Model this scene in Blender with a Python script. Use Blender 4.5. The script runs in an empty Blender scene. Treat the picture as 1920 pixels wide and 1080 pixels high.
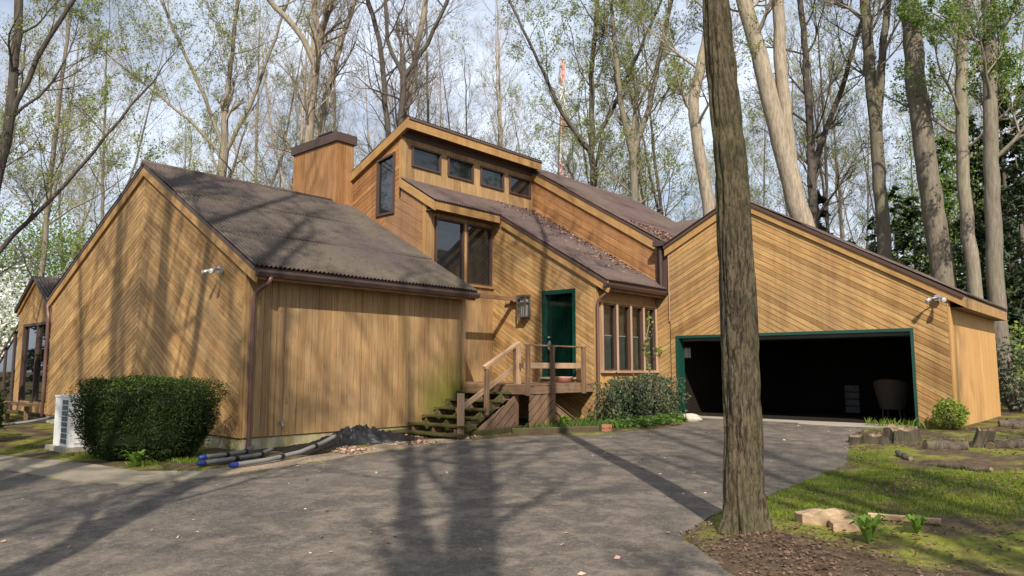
import bpy, math, random
import numpy as np
from mathutils import Vector, Matrix

# ---------------------------------------------------------------- camera, sky, sun, exposure
scene = bpy.context.scene
COL = scene.collection
YAW, PITCH, FPX = 0.722, 0.111, 1365.4
cam_d = bpy.data.cameras.new('camera'); cam = bpy.data.objects.new('camera', cam_d); COL.objects.link(cam)
cam_d.sensor_width = 36.0; cam_d.lens = 36.0 * FPX / 1920.0; cam_d.clip_start = 0.05; cam_d.clip_end = 2000.0
cam.location = (0, 0, 1.6); cam.rotation_euler = (math.pi/2 + PITCH, 0, YAW)
scene.camera = cam

SUN_EL, SUN_AZ = math.radians(40.0), math.radians(133.6)      # azimuth clockwise from +Y
SUN_TO = Vector((math.sin(SUN_AZ)*math.cos(SUN_EL), math.cos(SUN_AZ)*math.cos(SUN_EL), math.sin(SUN_EL)))
world = bpy.data.worlds.new('World'); scene.world = world; world.use_nodes = True
wn, wl = world.node_tree.nodes, world.node_tree.links
wn.clear()
w_out = wn.new('ShaderNodeOutputWorld'); w_bg = wn.new('ShaderNodeBackground')
w_sky = wn.new('ShaderNodeTexSky'); w_sky.sky_type = 'NISHITA'; w_sky.sun_disc = False
w_sky.sun_elevation = SUN_EL; w_sky.sun_rotation = SUN_AZ; w_sky.air_density = 1.0; w_sky.dust_density = 1.5
w_tc = wn.new('ShaderNodeTexCoord'); w_map = wn.new('ShaderNodeMapping'); w_map.inputs['Scale'].default_value = (1, 1, 2.6)
w_no = wn.new('ShaderNodeTexNoise'); w_no.inputs['Scale'].default_value = 2.6; w_no.inputs['Detail'].default_value = 7; w_no.inputs['Roughness'].default_value = 0.58
w_rp = wn.new('ShaderNodeValToRGB'); w_rp.color_ramp.elements[0].position = 0.30; w_rp.color_ramp.elements[1].position = 0.60
w_mx = wn.new('ShaderNodeMixRGB'); w_mx.inputs[2].default_value = (9.5, 10.6, 12.4, 1)
w_rp.color_ramp.elements[0].color = (0.2, 0.2, 0.2, 1)
wl.new(w_tc.outputs['Generated'], w_map.inputs['Vector']); wl.new(w_map.outputs[0], w_no.inputs['Vector'])
wl.new(w_no.outputs['Fac'], w_rp.inputs[0]); wl.new(w_rp.outputs[0], w_mx.inputs[0])
wl.new(w_sky.outputs[0], w_mx.inputs[1]); wl.new(w_mx.outputs[0], w_bg.inputs[0])
w_bg.inputs[1].default_value = 0.072
wl.new(w_bg.outputs[0], w_out.inputs[0])
sun_d = bpy.data.lights.new('sun', 'SUN'); sun_d.energy = 5.0; sun_d.angle = math.radians(0.53); sun_d.color = (1.0, 0.93, 0.82)
sun = bpy.data.objects.new('sun', sun_d); COL.objects.link(sun); sun.location = (20, -20, 30)
sun.rotation_euler = (-SUN_TO).to_track_quat('-Z', 'Y').to_euler()
scene.view_settings.view_transform = 'Standard'; scene.view_settings.look = 'None'
scene.view_settings.exposure = 0.5; scene.view_settings.gamma = 1.0; scene.view_settings.use_curve_mapping = False
scene.render.engine = 'CYCLES'
scene.cycles.max_bounces = 6; scene.cycles.diffuse_bounces = 3; scene.cycles.transparent_max_bounces = 12

# ---------------------------------------------------------------- numeric noise
def _hash(ix, iy, seed):
    h = (ix.astype(np.int64)*374761393 + iy.astype(np.int64)*668265263 + seed*974711) & 0x7fffffff
    h = ((h ^ (h >> 13))*1274126177) & 0x7fffffff
    return ((h ^ (h >> 16)) & 0xffff)/65535.0
def vnoise(x, y, seed=0):
    x = np.asarray(x, float); y = np.asarray(y, float)
    ix, iy = np.floor(x), np.floor(y); fx, fy = x-ix, y-iy
    fx = fx*fx*(3-2*fx); fy = fy*fy*(3-2*fy)
    a, b = _hash(ix, iy, seed), _hash(ix+1, iy, seed); c, d = _hash(ix, iy+1, seed), _hash(ix+1, iy+1, seed)
    return (a*(1-fx)+b*fx)*(1-fy) + (c*(1-fx)+d*fx)*fy
def fbm(x, y, seed=0, oct=4):
    s, a, t = 0, 0.5, 0
    for k in range(oct):
        s = s + a*vnoise(np.asarray(x)*2**k, np.asarray(y)*2**k, seed+k); t += a; a *= 0.5
    return s/t

# ---------------------------------------------------------------- mesh builder
class MB:
    def __init__(self): self.v = []; self.f = []; self.n = 0
    def add(self, V, F, m=0):
        V = np.asarray(V, float).reshape(-1, 3); F = np.asarray(F, np.int64)
        self.v.append(V); self.f.append((F+self.n, m)); self.n += len(V); return self
    def box(self, c, s, R=None, m=0):
        h = np.array(s)/2.0
        V = np.array([[x, y, z] for x in (-1, 1) for y in (-1, 1) for z in (-1, 1)])*h
        if R is not None: V = V @ np.array(R).T
        return self.add(V+np.array(c), [[0,1,3,2],[4,6,7,5],[0,4,5,1],[2,3,7,6],[0,2,6,4],[1,5,7,3]], m)
    def bar(self, a, b, w, h, up=(0, 0, 1), m=0):
        a = np.array(a, float); b = np.array(b, float); t = b-a; L = np.linalg.norm(t); t /= L
        u = np.cross(np.array(up, float), t)
        if np.linalg.norm(u) < 1e-5: u = np.cross(np.array((1.0, 0, 0)), t)
        u /= np.linalg.norm(u); k = np.cross(t, u)
        return self.box((a+b)/2, (L, w, h), np.stack([t, u, k], 1), m)
    def prism(self, P2, fr, z0, z1, m=0):
        # polygon (a,b) in a frame fr = (O,u,v,n), extruded z0..z1 along n
        O, u, v, n = fr; P2 = np.asarray(P2, float); k = len(P2)
        ar = 0.5*sum(P2[i][0]*P2[(i+1) % k][1]-P2[(i+1) % k][0]*P2[i][1] for i in range(k))
        if ar < 0: P2 = P2[::-1]
        base = O + P2[:, :1]*u + P2[:, 1:]*v
        V = np.concatenate([base+n*z0, base+n*z1])
        self.add(V, [list(range(k-1, -1, -1))], m); i0 = self.n-2*k
        self.f.append((np.array([[i0+k+i for i in range(k)]]), m))
        self.f.append((np.array([[i0+i, i0+(i+1) % k, i0+k+(i+1) % k, i0+k+i] for i in range(k)]), m))
        return self
    def tube(self, P, r, sides=8, m=0, cap=True):
        P = np.asarray(P, float); n = len(P); r = np.broadcast_to(np.asarray(r, float), (n,))
        V, F = tube_arrays(P[None], r[None], sides); self.add(V, F, m)
        if cap:
            i0 = self.n-n*sides
            self.f.append((np.array([[i0+i for i in range(sides)][::-1]]), m))
            self.f.append((np.array([[i0+(n-1)*sides+i for i in range(sides)]]), m))
        return self
    def lathe(self, prof, c, sides=16, m=0):
        prof = np.asarray(prof, float); a = np.linspace(0, 2*np.pi, sides, endpoint=False); n = len(prof)
        V = np.stack([prof[:, None, 0]*np.cos(a), prof[:, None, 0]*np.sin(a), np.repeat(prof[:, 1:2], sides, 1)], -1).reshape(-1, 3)
        F = [[i*sides+j, i*sides+(j+1) % sides, (i+1)*sides+(j+1) % sides, (i+1)*sides+j] for i in range(n-1) for j in range(sides)]
        return self.add(V+np.array(c), F, m)
    def mesh(self, name, mats, shift=(0, 0, 0), smooth=False):
        me = bpy.data.meshes.new(name)
        V = np.concatenate(self.v)-np.array(shift); me.vertices.add(len(V)); me.vertices.foreach_set('co', V.astype(np.float32).ravel())
        cnt = np.concatenate([np.full(len(F), F.shape[1]) for F, m in self.f]); idx = np.concatenate([F.ravel() for F, m in self.f])
        mi = np.concatenate([np.full(len(F), m) for F, m in self.f])
        me.loops.add(len(idx)); me.loops.foreach_set('vertex_index', idx.astype(np.int32))
        me.polygons.add(len(cnt)); st = np.concatenate([[0], np.cumsum(cnt)[:-1]])
        me.polygons.foreach_set('loop_start', st.astype(np.int32)); me.polygons.foreach_set('loop_total', cnt.astype(np.int32))
        me.polygons.foreach_set('material_index', mi.astype(np.int32))
        me.polygons.foreach_set('use_smooth', np.full(len(cnt), bool(smooth)))
        for mm in (mats if isinstance(mats, (list, tuple)) else [mats]): me.materials.append(mm)
        me.update(calc_edges=True); me.validate()
        return me

def tube_arrays(P, R, sides):
    # P (B,n,3), R (B,n) -> stacked open tubes
    B, n, _ = P.shape
    T = np.gradient(P, axis=1); T /= np.linalg.norm(T, axis=2, keepdims=True)+1e-9
    d = P[:, -1]-P[:, 0]; ref = np.where(np.abs(d[:, 2:3]) > 0.8*np.linalg.norm(d, axis=1, keepdims=True), np.array([[1.0, 0, 0]]), np.array([[0, 0, 1.0]]))
    U = np.cross(T, ref[:, None, :]); U /= np.linalg.norm(U, axis=2, keepdims=True)+1e-9; W = np.cross(T, U)
    a = np.linspace(0, 2*np.pi, sides, endpoint=False)
    V = P[:, :, None, :] + R[:, :, None, None]*(np.cos(a)[None, None, :, None]*U[:, :, None, :]+np.sin(a)[None, None, :, None]*W[:, :, None, :])
    i = np.arange(n-1)[:, None]; j = np.arange(sides)[None, :]
    q = np.stack([i*sides+j, i*sides+(j+1) % sides, (i+1)*sides+(j+1) % sides, (i+1)*sides+j], -1).reshape(-1, 4)
    F = (q[None]+(np.arange(B)*n*sides)[:, None, None]).reshape(-1, 4)
    return V.reshape(-1, 3), F

WORG = {}
def thing(name, label, cat, loc, group=None, rz=0.0):
    o = bpy.data.objects.new(name, None); COL.objects.link(o); o.empty_display_size = 0.2
    o.location = loc; o.rotation_euler = (0, 0, rz); WORG[o] = tuple(loc)
    return tag(o, label, cat, group)
def tag(o, label=None, cat=None, group=None, kind=None):
    if label: o['label'] = label
    if cat: o['category'] = cat
    if group: o['group'] = group
    if kind: o['kind'] = kind
    return o
def part(name, mb, mats, parent, smooth=False, label=None, local=False):
    sh = (0, 0, 0) if local else WORG[parent]
    o = bpy.data.objects.new(name, mb.mesh(name, mats, sh, smooth)); COL.objects.link(o); o.parent = parent; WORG[o] = WORG[parent]
    if label: o['label'] = label
    return o
def solo(name, mb, mats, label=None, cat=None, loc=None, group=None, kind=None, smooth=False):
    loc = (0, 0, 0) if loc is None else loc
    o = bpy.data.objects.new(name, mb.mesh(name, mats, loc, smooth)); COL.objects.link(o); o.location = loc; WORG[o] = tuple(loc)
    return tag(o, label, cat, group, kind)
def copy_tree(o, loc=None, rz=None, sc=None, parent=None, label=None, group=None):
    c = o.copy(); COL.objects.link(c); c.parent = parent
    if parent is None:
        if loc is not None: c.location = loc
        if rz is not None: c.rotation_euler = (0, 0, rz)
        if sc is not None: c.scale = (sc, sc, sc)
        if label: c['label'] = label
        if group: c['group'] = group
    for ch in list(o.children): copy_tree(ch, parent=c)
    return c

# ---------------------------------------------------------------- materials
class NT:
    def __init__(self, name, rough=0.7, spec=0.3):
        self.m = bpy.data.materials.new(name); self.m.use_nodes = True; t = self.m.node_tree
        self.N, self.L = t.nodes, t.links; self.b = self.N['Principled BSDF']; self.out = self.N['Material Output']
        self.b.inputs['Roughness'].default_value = rough; self.b.inputs['Specular IOR Level'].default_value = spec
        self._tc = None
    def new(self, t): return self.N.new(t)
    def link(self, a, b): self.L.new(a, b)
    def coord(self, kind, scale=(1, 1, 1), loc=(0, 0, 0)):
        if kind == 'World':
            g = self.new('ShaderNodeNewGeometry'); s = g.outputs['Position']
        else:
            if self._tc is None: self._tc = self.new('ShaderNodeTexCoord')
            s = self._tc.outputs[kind]
        mp = self.new('ShaderNodeMapping'); mp.inputs['Scale'].default_value = scale; mp.inputs['Location'].default_value = loc
        self.link(s, mp.inputs['Vector']); return mp.outputs[0]
    def noise(self, co, scale, detail=4, rough=0.55, dist=0.0):
        n = self.new('ShaderNodeTexNoise'); n.inputs['Scale'].default_value = scale; n.inputs['Detail'].default_value = detail
        n.inputs['Roughness'].default_value = rough; n.inputs['Distortion'].default_value = dist; self.link(co, n.inputs['Vector']); return n.outputs['Fac']
    def ramp(self, fac, stops):
        r = self.new('ShaderNodeValToRGB'); cr = r.color_ramp
        while len(cr.elements) < len(stops): cr.elements.new(0.5)
        for e, (p, c) in zip(cr.elements, stops):
            e.position = p; e.color = (c, c, c, 1) if isinstance(c, (int, float)) else (*c, 1)
        self.link(fac, r.inputs[0]); return r.outputs[0]
    def mix(self, fac, a, b, mode='MIX'):
        m = self.new('ShaderNodeMixRGB'); m.blend_type = mode
        for s, v in ((0, fac), (1, a), (2, b)):
            if isinstance(v, (int, float)): m.inputs[s].default_value = v if s == 0 else (v, v, v, 1)
            elif isinstance(v, tuple): m.inputs[s].default_value = (*v, 1)
            else: self.link(v, m.inputs[s])
        return m.outputs[0]
    def math(self, op, a, b=0.0):
        m = self.new('ShaderNodeMath'); m.operation = op
        for s, v in ((0, a), (1, b)):
            if isinstance(v, (int, float)): m.inputs[s].default_value = v
            else: self.link(v, m.inputs[s])
        return m.outputs[0]
    def rnd(self):
        return self.new('ShaderNodeObjectInfo').outputs['Random']
    def color(self, c):
        if isinstance(c, tuple): self.b.inputs['Base Color'].default_value = (*c, 1)
        else: self.link(c, self.b.inputs['Base Color'])
        return self
    def bump(self, h, strength=0.4, dist=0.02):
        b = self.new('ShaderNodeBump'); b.inputs['Strength'].default_value = strength; b.inputs['Distance'].default_value = dist
        self.link(h, b.inputs['Height']); self.link(b.outputs[0], self.b.inputs['Normal']); return self
    def rough(self, r): self.link(r, self.b.inputs['Roughness']); return self

def plain(name, c, rough=0.6, spec=0.3, metal=0.0, var=0.12, scale=6):
    t = NT(name, rough, spec); n = t.noise(t.coord('World'), scale, 5)
    t.color(t.mix(n, tuple(x*(1-var) for x in c), tuple(min(1, x*(1+var)) for x in c))); t.b.inputs['Metallic'].default_value = metal
    return t.m

def wood(name, base, dark, var=0.5, grain=(0.7, 11, 11), algae=None, knots=True, weather=0.4, streak=0.6):
    # object x runs along the board
    t = NT(name, 0.72, 0.22); co = t.coord('Object', grain); rn = t.rnd()
    off = t.new('ShaderNodeVectorMath'); off.operation = 'ADD'; cb = t.new('ShaderNodeCombineXYZ')
    t.link(t.math('MULTIPLY', rn, 37.0), cb.inputs[0]); t.link(t.math('MULTIPLY', rn, 91.0), cb.inputs[1])
    t.link(co, off.inputs[0]); t.link(cb.outputs[0], off.inputs[1]); cc = off.outputs[0]
    g = t.noise(cc, 2.6, 6, 0.62, 0.6)
    c = t.mix(t.ramp(g, [(0.32, 0.0), (0.7, 1.0)]), dark, base)
    tint = t.ramp(rn, [(0.0, (1-var*0.55, 1-var*0.7, 1-var*0.85)), (0.35, (1, 1, 1)), (0.7, (1+var*0.25, 1+var*0.22, 1+var*0.15)), (1.0, (1.0-var*0.1, 1-var*0.35, 1-var*0.5))])
    c = t.mix(1.0, c, tint, 'MULTIPLY')
    wn_ = t.noise(t.coord('World'), 0.55, 5, 0.6)
    c = t.mix(t.math('MULTIPLY', t.ramp(wn_, [(0.45, 0.0), (0.72, 1.0)]), weather), c, tuple(0.5*(a+b) for a, b in zip(dark, (0.20, 0.16, 0.13))))
    st = t.noise(t.coord('World', (1.6, 1.6, 0.16)), 2.3, 5, 0.65, 0.3); c = t.mix(1.0, c, t.ramp(st, [(0.30, (1-0.45*streak, 1-0.5*streak, 1-0.54*streak)), (0.50, (0.95, 0.93, 0.90)), (0.70, (1.10, 1.09, 1.06))]), 'MULTIPLY')
    if knots:
        k = t.noise(t.coord('World', (1, 1, 1)), 11, 1, 0.4)
        c = t.mix(t.ramp(k, [(0.75, 0.0), (0.80, 0.6)]), c, tuple(x*0.35 for x in dark))
    if algae:
        for (p, rad, col, mx) in algae:
            vm = t.new('ShaderNodeVectorMath'); vm.operation = 'DISTANCE'
            mp = t.coord('World', (1, 1, 1)); t.link(mp, vm.inputs[0]); vm.inputs[1].default_value = p
            nz = t.noise(t.coord('World', (3, 3, 0.9)), 2.2, 5, 0.6)
            d = t.math('ADD', vm.outputs['Value'], t.math('MULTIPLY', t.math('SUBTRACT', nz, 0.5), rad*1.1))
            mask = t.ramp(t.math('DIVIDE', d, rad), [(0.35, mx), (1.0, 0.0)])
            c = t.mix(mask, c, col)
    t.color(c).bump(g, 0.25, 0.01)
    return t.m

GOLD, GOLD_D = (0.495, 0.318, 0.134), (0.26, 0.155, 0.065)
M = {}
M['gold'] = wood('cedar_diagonal', GOLD, GOLD_D)
M['gold_v'] = wood('cedar_vertical', (0.415, 0.27, 0.13), (0.25, 0.155, 0.072), var=0.36, weather=0.5,
    algae=[((-12.4, 12.0, 0.75), 1.35, (0.13, 0.125, 0.02), 0.85), ((-13.9, 12.7, 1.5), 0.9, (0.13, 0.12, 0.025), 0.6), ((-12.45, 8.0, 0.1), 0.7, (0.16, 0.12, 0.04), 0.4)])
M['red'] = wood('cedar_reddish', (0.43, 0.228, 0.095), (0.24, 0.115, 0.048))
M['weathered'] = wood('weathered_plank', (0.36, 0.19, 0.085), (0.19, 0.105, 0.06), var=0.45, weather=0.5)
M['trim'] = wood('cedar_trim', (0.43, 0.262, 0.105), (0.29, 0.16, 0.06), var=0.15, weather=0.25, knots=False)
M['plywood'] = wood('stained_plywood', (0.56, 0.33, 0.125), (0.45, 0.245, 0.085), var=0.1, weather=0.15, grain=(0.4, 4, 4), streak=0.2, algae=[((-3.2, 18.2, 0.3), 1.0, (0.30, 0.22, 0.03), 0.7)])
M['grey_wood'] = wood('weathered_deck_wood', (0.27, 0.17, 0.10), (0.14, 0.085, 0.055), var=0.3, weather=0.3, grain=(0.6, 9, 9))
M['pale_wood'] = wood('sunbleached_rail_wood', (0.50, 0.34, 0.22), (0.36, 0.23, 0.14), var=0.15, weather=0.1, grain=(0.6, 9, 9), knots=False)
M['moss_wood'] = wood('mossy_tread_wood', (0.085, 0.07, 0.03), (0.045, 0.034, 0.02), var=0.3, weather=0.3, algae=[((-11.6, 11.3, 0.7), 2.0, (0.10, 0.105, 0.022), 0.45)])
M['dark'] = plain('dark_gap', (0.022, 0.015, 0.010), 0.9, 0.1)
M['brown_trim'] = plain('dark_brown_trim', (0.075, 0.045, 0.035), 0.5)
M['copper'] = plain('brown_downpipe', (0.13, 0.062, 0.045), 0.42, 0.5)
M['gutter'] = plain('brown_gutter', (0.06, 0.036, 0.030), 0.35, 0.5)
M['green_paint'] = plain('dark_green_paint', (0.010, 0.052, 0.036), 0.25, 0.5, var=0.2)
M['concrete'] = plain('concrete', (0.29, 0.26, 0.21), 0.9, 0.2, var=0.2, scale=3)
M['white_metal'] = plain('white_enamel', (0.72, 0.71, 0.67), 0.4, 0.4, var=0.05)
M['grey_grille'] = plain('grey_grille', (0.10, 0.11, 0.11), 0.6)
M['grey_pipe'] = plain('grey_pvc', (0.17, 0.16, 0.155), 0.5, var=0.15)
M['black_pipe'] = plain('black_plastic', (0.010, 0.010, 0.011), 0.5, 0.3)
M['door_green'] = plain('door_green', (0.008, 0.045, 0.033), 0.12, 0.7, var=0.2)
M['blue_cap'] = plain('blue_tape', (0.02, 0.045, 0.24), 0.4, 0.4)
M['lamp_metal'] = plain('dull_aluminium', (0.40, 0.39, 0.37), 0.35, 0.5, 0.6)
M['glass_white'] = plain('frosted_bulb', (0.55, 0.55, 0.52), 0.15, 0.5)
M['pewter'] = plain('pewter_metal', (0.11, 0.10, 0.09), 0.45, 0.4, 0.3)
M['pink'] = plain('pink_plastic', (0.62, 0.30, 0.22), 0.5)
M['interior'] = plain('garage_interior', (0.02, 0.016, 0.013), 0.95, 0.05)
M['rattan'] = plain('pale_rattan', (0.085, 0.068, 0.05), 0.7)
M['steel'] = plain('painted_steel_red', (0.48, 0.22, 0.18), 0.5)
M['steel_w'] = plain('painted_steel_white', (0.65, 0.65, 0.66), 0.5)
M['brick'] = plain('brick', (0.30, 0.13, 0.08), 0.9, 0.1, var=0.3, scale=25)
M['bin'] = plain('grey_bin', (0.05, 0.05, 0.05), 0.6)
M['shade'] = plain('dim_curtain', (0.13, 0.105, 0.085), 0.9)
M['blind'] = plain('blind_slat', (0.30, 0.28, 0.26), 0.6)

def glass_mat(name, base, rough=0.03, spec=1.0):
    t = NT(name, rough, spec); t.color(base); t.b.inputs['IOR'].default_value = 1.52
    n = t.noise(t.coord('World'), 1.6, 2); t.bump(n, 0.06, 0.02); return t.m
M['glass'] = glass_mat('window_glass', (0.012, 0.013, 0.014))
def clear_mat(name):
    t = NT(name); g = t.new('ShaderNodeBsdfGlossy'); g.inputs['Roughness'].default_value = 0.03
    tr = t.new('ShaderNodeBsdfTransparent'); tr.inputs[0].default_value = (0.75, 0.78, 0.76, 1); lw = t.new('ShaderNodeLayerWeight'); lw.inputs[0].default_value = 0.5; fr = t.math('ADD', t.math('MULTIPLY', t.math('POWER', lw.outputs['Facing'], 4.0), 0.8), 0.04)
    mx = t.new('ShaderNodeMixShader'); t.link(fr, mx.inputs[0]); t.link(tr.outputs[0], mx.inputs[1]); t.link(g.outputs[0], mx.inputs[2])
    t.link(mx.outputs[0], t.out.inputs['Surface']); return t.m
M['clear'] = clear_mat('clear_glass')

def roof_mat(name, c1, c2, faded, amt):
    t = NT(name, 0.8, 0.25); w = t.coord('World')
    n = t.noise(w, 1.3, 6, 0.65); c = t.mix(t.ramp(n, [(0.3, 0.0), (0.7, 1.0)]), c1, c2)
    n2 = t.noise(w, 0.45, 5, 0.6, 0.4); c = t.mix(t.math('MULTIPLY', t.ramp(n2, [(0.38, 0.0), (0.6, 1.0)]), amt), c, faded)
    n3 = t.noise(w, 7, 5, 0.75); c = t.mix(t.ramp(n3, [(0.55, 0.0), (0.70, 0.8)]), c, tuple(x*0.4 for x in c1))
    n4 = t.noise(w, 26, 3, 0.7); c = t.mix(t.ramp(n4, [(0.6, 0.0), (0.75, 0.35)]), c, tuple(x*1.5 for x in faded))
    at = t.new('ShaderNodeAttribute'); at.attribute_name = 'trough'                     # colour goes darker in the furrows of the sheet
    furrow_tone = t.math('MULTIPLY', t.ramp(at.outputs['Fac'], [(0.45, 0.0), (0.85, 0.85)]), t.ramp(t.noise(w, 1.1, 4), [(0.3, 0.35), (0.6, 1.0)])); c = t.mix(furrow_tone, c, tuple(x*0.28 for x in c1))
    t.color(c).bump(n3, 0.2, 0.01); return t.m
M['roof_faded'] = roof_mat('corrugated_roof_faded', (0.050, 0.036, 0.037), (0.076, 0.057, 0.054), (0.112, 0.092, 0.062), 0.7)
M['roof'] = roof_mat('corrugated_roof', (0.064, 0.040, 0.037), (0.098, 0.064, 0.058), (0.13, 0.098, 0.076), 0.5)

def bark_mat(name, c, d, g=None, sc=1.0, bs=0.9):
    t = NT(name, 0.9, 0.1); co = t.coord('Object', (7*sc, 7*sc, 1.1*sc)); n = t.noise(co, 2.0, 6, 0.65, 0.4)
    col = t.mix(t.ramp(n, [(0.35, 0.0), (0.66, 1.0)]), d, c)
    n2 = t.noise(t.coord('Object', (1, 1, 0.35)), 1.3, 4)
    if g: col = t.mix(t.math('MULTIPLY', t.ramp(n2, [(0.42, 0.0), (0.68, 1.0)]), 0.55), col, g)
    r = t.rnd(); col = t.mix(1.0, col, t.ramp(r, [(0.0, 0.75), (1.0, 1.2)]), 'MULTIPLY')
    t.color(col).bump(n, bs, 0.03); return t.m
M['bark_main'] = bark_mat('furrowed_bark', (0.17, 0.135, 0.085), (0.055, 0.045, 0.032), (0.13, 0.125, 0.06))
M['bark_tan'] = bark_mat('tan_bark', (0.40, 0.33, 0.245), (0.21, 0.17, 0.125))
M['bark_grey'] = bark_mat('grey_bark', (0.25, 0.21, 0.165), (0.125, 0.10, 0.08), (0.18, 0.17, 0.10))
M['bark_dark'] = bark_mat('dark_bark', (0.115, 0.095, 0.078), (0.055, 0.045, 0.038))
M['twig'] = plain('twig', (0.24, 0.195, 0.155), 0.9, 0.1, var=0.3)
M['twig_dark'] = plain('twig_dark', (0.13, 0.105, 0.088), 0.9, 0.1, var=0.3)

def leaf_mat(name, c1, c2, trans=0.45, scale=1.2, rough=0.55):
    t = NT(name, rough, 0.25); n = t.noise(t.coord('World'), scale, 4, 0.6)
    n2 = t.new('ShaderNodeNewGeometry').outputs['Random Per Island']
    c = t.mix(t.ramp(n, [(0.3, 0.0), (0.7, 1.0)]), c1, c2)
    c = t.mix(1.0, c, t.ramp(n2, [(0.0, 0.6), (1.0, 1.4)]), 'MULTIPLY'); t.color(c)
    tb = t.new('ShaderNodeBsdfTranslucent'); t.link(c, tb.inputs[0]); mx = t.new('ShaderNodeMixShader'); mx.inputs[0].default_value = trans
    t.link(t.b.outputs[0], mx.inputs[1]); t.link(tb.outputs[0], mx.inputs[2]); t.link(mx.outputs[0], t.out.inputs['Surface']); return t.m
M['leaf_spring'] = leaf_mat('young_leaf', (0.21, 0.28, 0.045), (0.28, 0.31, 0.075))
M['leaf_green'] = leaf_mat('bright_leaf', (0.11, 0.20, 0.03), (0.18, 0.26, 0.045))
M['leaf_hemlock'] = leaf_mat('hemlock_needle', (0.018, 0.035, 0.014), (0.04, 0.06, 0.022), 0.2)
M['leaf_yew'] = leaf_mat('yew_needle', (0.014, 0.032, 0.006), (0.038, 0.064, 0.011), 0.25, 2.5)
M['leaf_yew_tip'] = leaf_mat('yew_new_tip', (0.075, 0.13, 0.012), (0.13, 0.18, 0.02), 0.3, 3.0)
M['leaf_ivy'] = leaf_mat('ivy_leaf', (0.045, 0.085, 0.03), (0.12, 0.12, 0.075), 0.25, 4.0)
M['leaf_ground'] = leaf_mat('groundcover_leaf', (0.05, 0.11, 0.02), (0.10, 0.16, 0.03), 0.3, 3.0)
M['leaf_lime'] = leaf_mat('lime_leaf', (0.16, 0.24, 0.03), (0.24, 0.30, 0.05), 0.4, 3.0)
M['blossom'] = leaf_mat('white_blossom', (0.75, 0.75, 0.66), (0.85, 0.85, 0.80), 0.3, 3.0)
M['grass'] = leaf_mat('grass_blade', (0.11, 0.19, 0.02), (0.22, 0.26, 0.032), 0.35, 0.9)
M['litter'] = leaf_mat('dead_leaf', (0.085, 0.048, 0.03), (0.20, 0.125, 0.08), 0.1, 5.0, 0.8)
M['litter_pale'] = leaf_mat('pale_dead_leaf', (0.38, 0.24, 0.17), (0.52, 0.37, 0.28), 0.1, 5.0, 0.8)
M['litter_roof'] = leaf_mat('roof_dead_leaf', (0.24, 0.12, 0.08), (0.36, 0.22, 0.16), 0.1, 5.0, 0.8)
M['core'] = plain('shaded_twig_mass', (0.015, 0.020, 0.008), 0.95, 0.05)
M['stump'] = wood('stump_wood', (0.30, 0.22, 0.14), (0.12, 0.085, 0.06), var=0.3, grain=(3, 3, 8))
M['stump_bark'] = bark_mat('stump_bark', (0.13, 0.10, 0.075), (0.05, 0.04, 0.032), (0.09, 0.09, 0.045), 1.5)
M['split_wood'] = wood('split_wood', (0.55, 0.40, 0.25), (0.30, 0.20, 0.12), var=0.2, grain=(1.2, 9, 9))
M['stone'] = plain('field_stone', (0.42, 0.37, 0.30), 0.9, 0.15, var=0.3, scale=8)

# ================================================================ ground, driveway, paths
def slope(y): return 0.0205*np.clip(y, -14, 18)
DRIVE = [(-9.72, 17.80), (-3.93, 17.80), (-4.1, 17.2), (-4.75, 16.6), (-4.6, 15.3), (-4.0, 13.2), (-3.5, 11.3), (-3.45, 9.8), (-3.42, 8.3), (-3.5, 7.4), (-3.42, 6.7), (-3.35, 6.1),
         (-2.85, 5.6), (-2.35, 5.15), (-1.6, 4.2), (-0.6, 3.0), (0.8, 1.2), (3.0, -2), (6, -7), (9, -13), (-30, -13), (-34, -6), (-30, 0.2), (-22, 1.6), (-16, 2.75), (-13.5, 3.35), (-12.2, 3.5), (-11.0, 3.72), (-10.35, 4.0), (-10.0, 4.4),
         (-9.95, 5.0), (-10.0, 6.0), (-10.1, 6.9), (-10.25, 8.2), (-10.3, 9.3), (-10.15, 10.4), (-10.0, 11.3), (-9.4, 12.1), (-8.76, 12.6), (-8.55, 13.6), (-8.3, 15.0), (-8.5, 16.0), (-9.0, 16.9)]
def refine(poly, step, jit, seed):
    rs = np.random.RandomState(seed); out = []
    for i in range(len(poly)):
        a, b = np.array(poly[i]), np.array(poly[(i+1) % len(poly)]); n = max(1, int(np.linalg.norm(b-a)/step))
        for k in range(n):
            p = a+(b-a)*k/n
            out.append(p+(rs.uniform(-jit, jit, 2) if k else 0))
    return np.array(out)
def inside(px, py, poly):
    px = np.asarray(px); py = np.asarray(py); r = np.zeros(px.shape, bool); P = np.asarray(poly); n = len(P); j = n-1
    for i in range(n):
        xi, yi = P[i]; xj, yj = P[j]
        c = ((yi > py) != (yj > py)) & (px < (xj-xi)*(py-yi)/((yj-yi) if yj != yi else 1e-9)+xi); r ^= c; j = i
    return r
def edge_dist(px, py, poly):
    P = np.asarray(poly, float); d = np.full(np.shape(px), 1e9)
    for i in range(len(P)):
        a, b = P[i], P[(i+1) % len(P)]; ab = b-a; t = np.clip(((px-a[0])*ab[0]+(py-a[1])*ab[1])/(ab@ab), 0, 1)
        d = np.minimum(d, np.hypot(px-a[0]-t*ab[0], py-a[1]-t*ab[1]))
    return d
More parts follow.
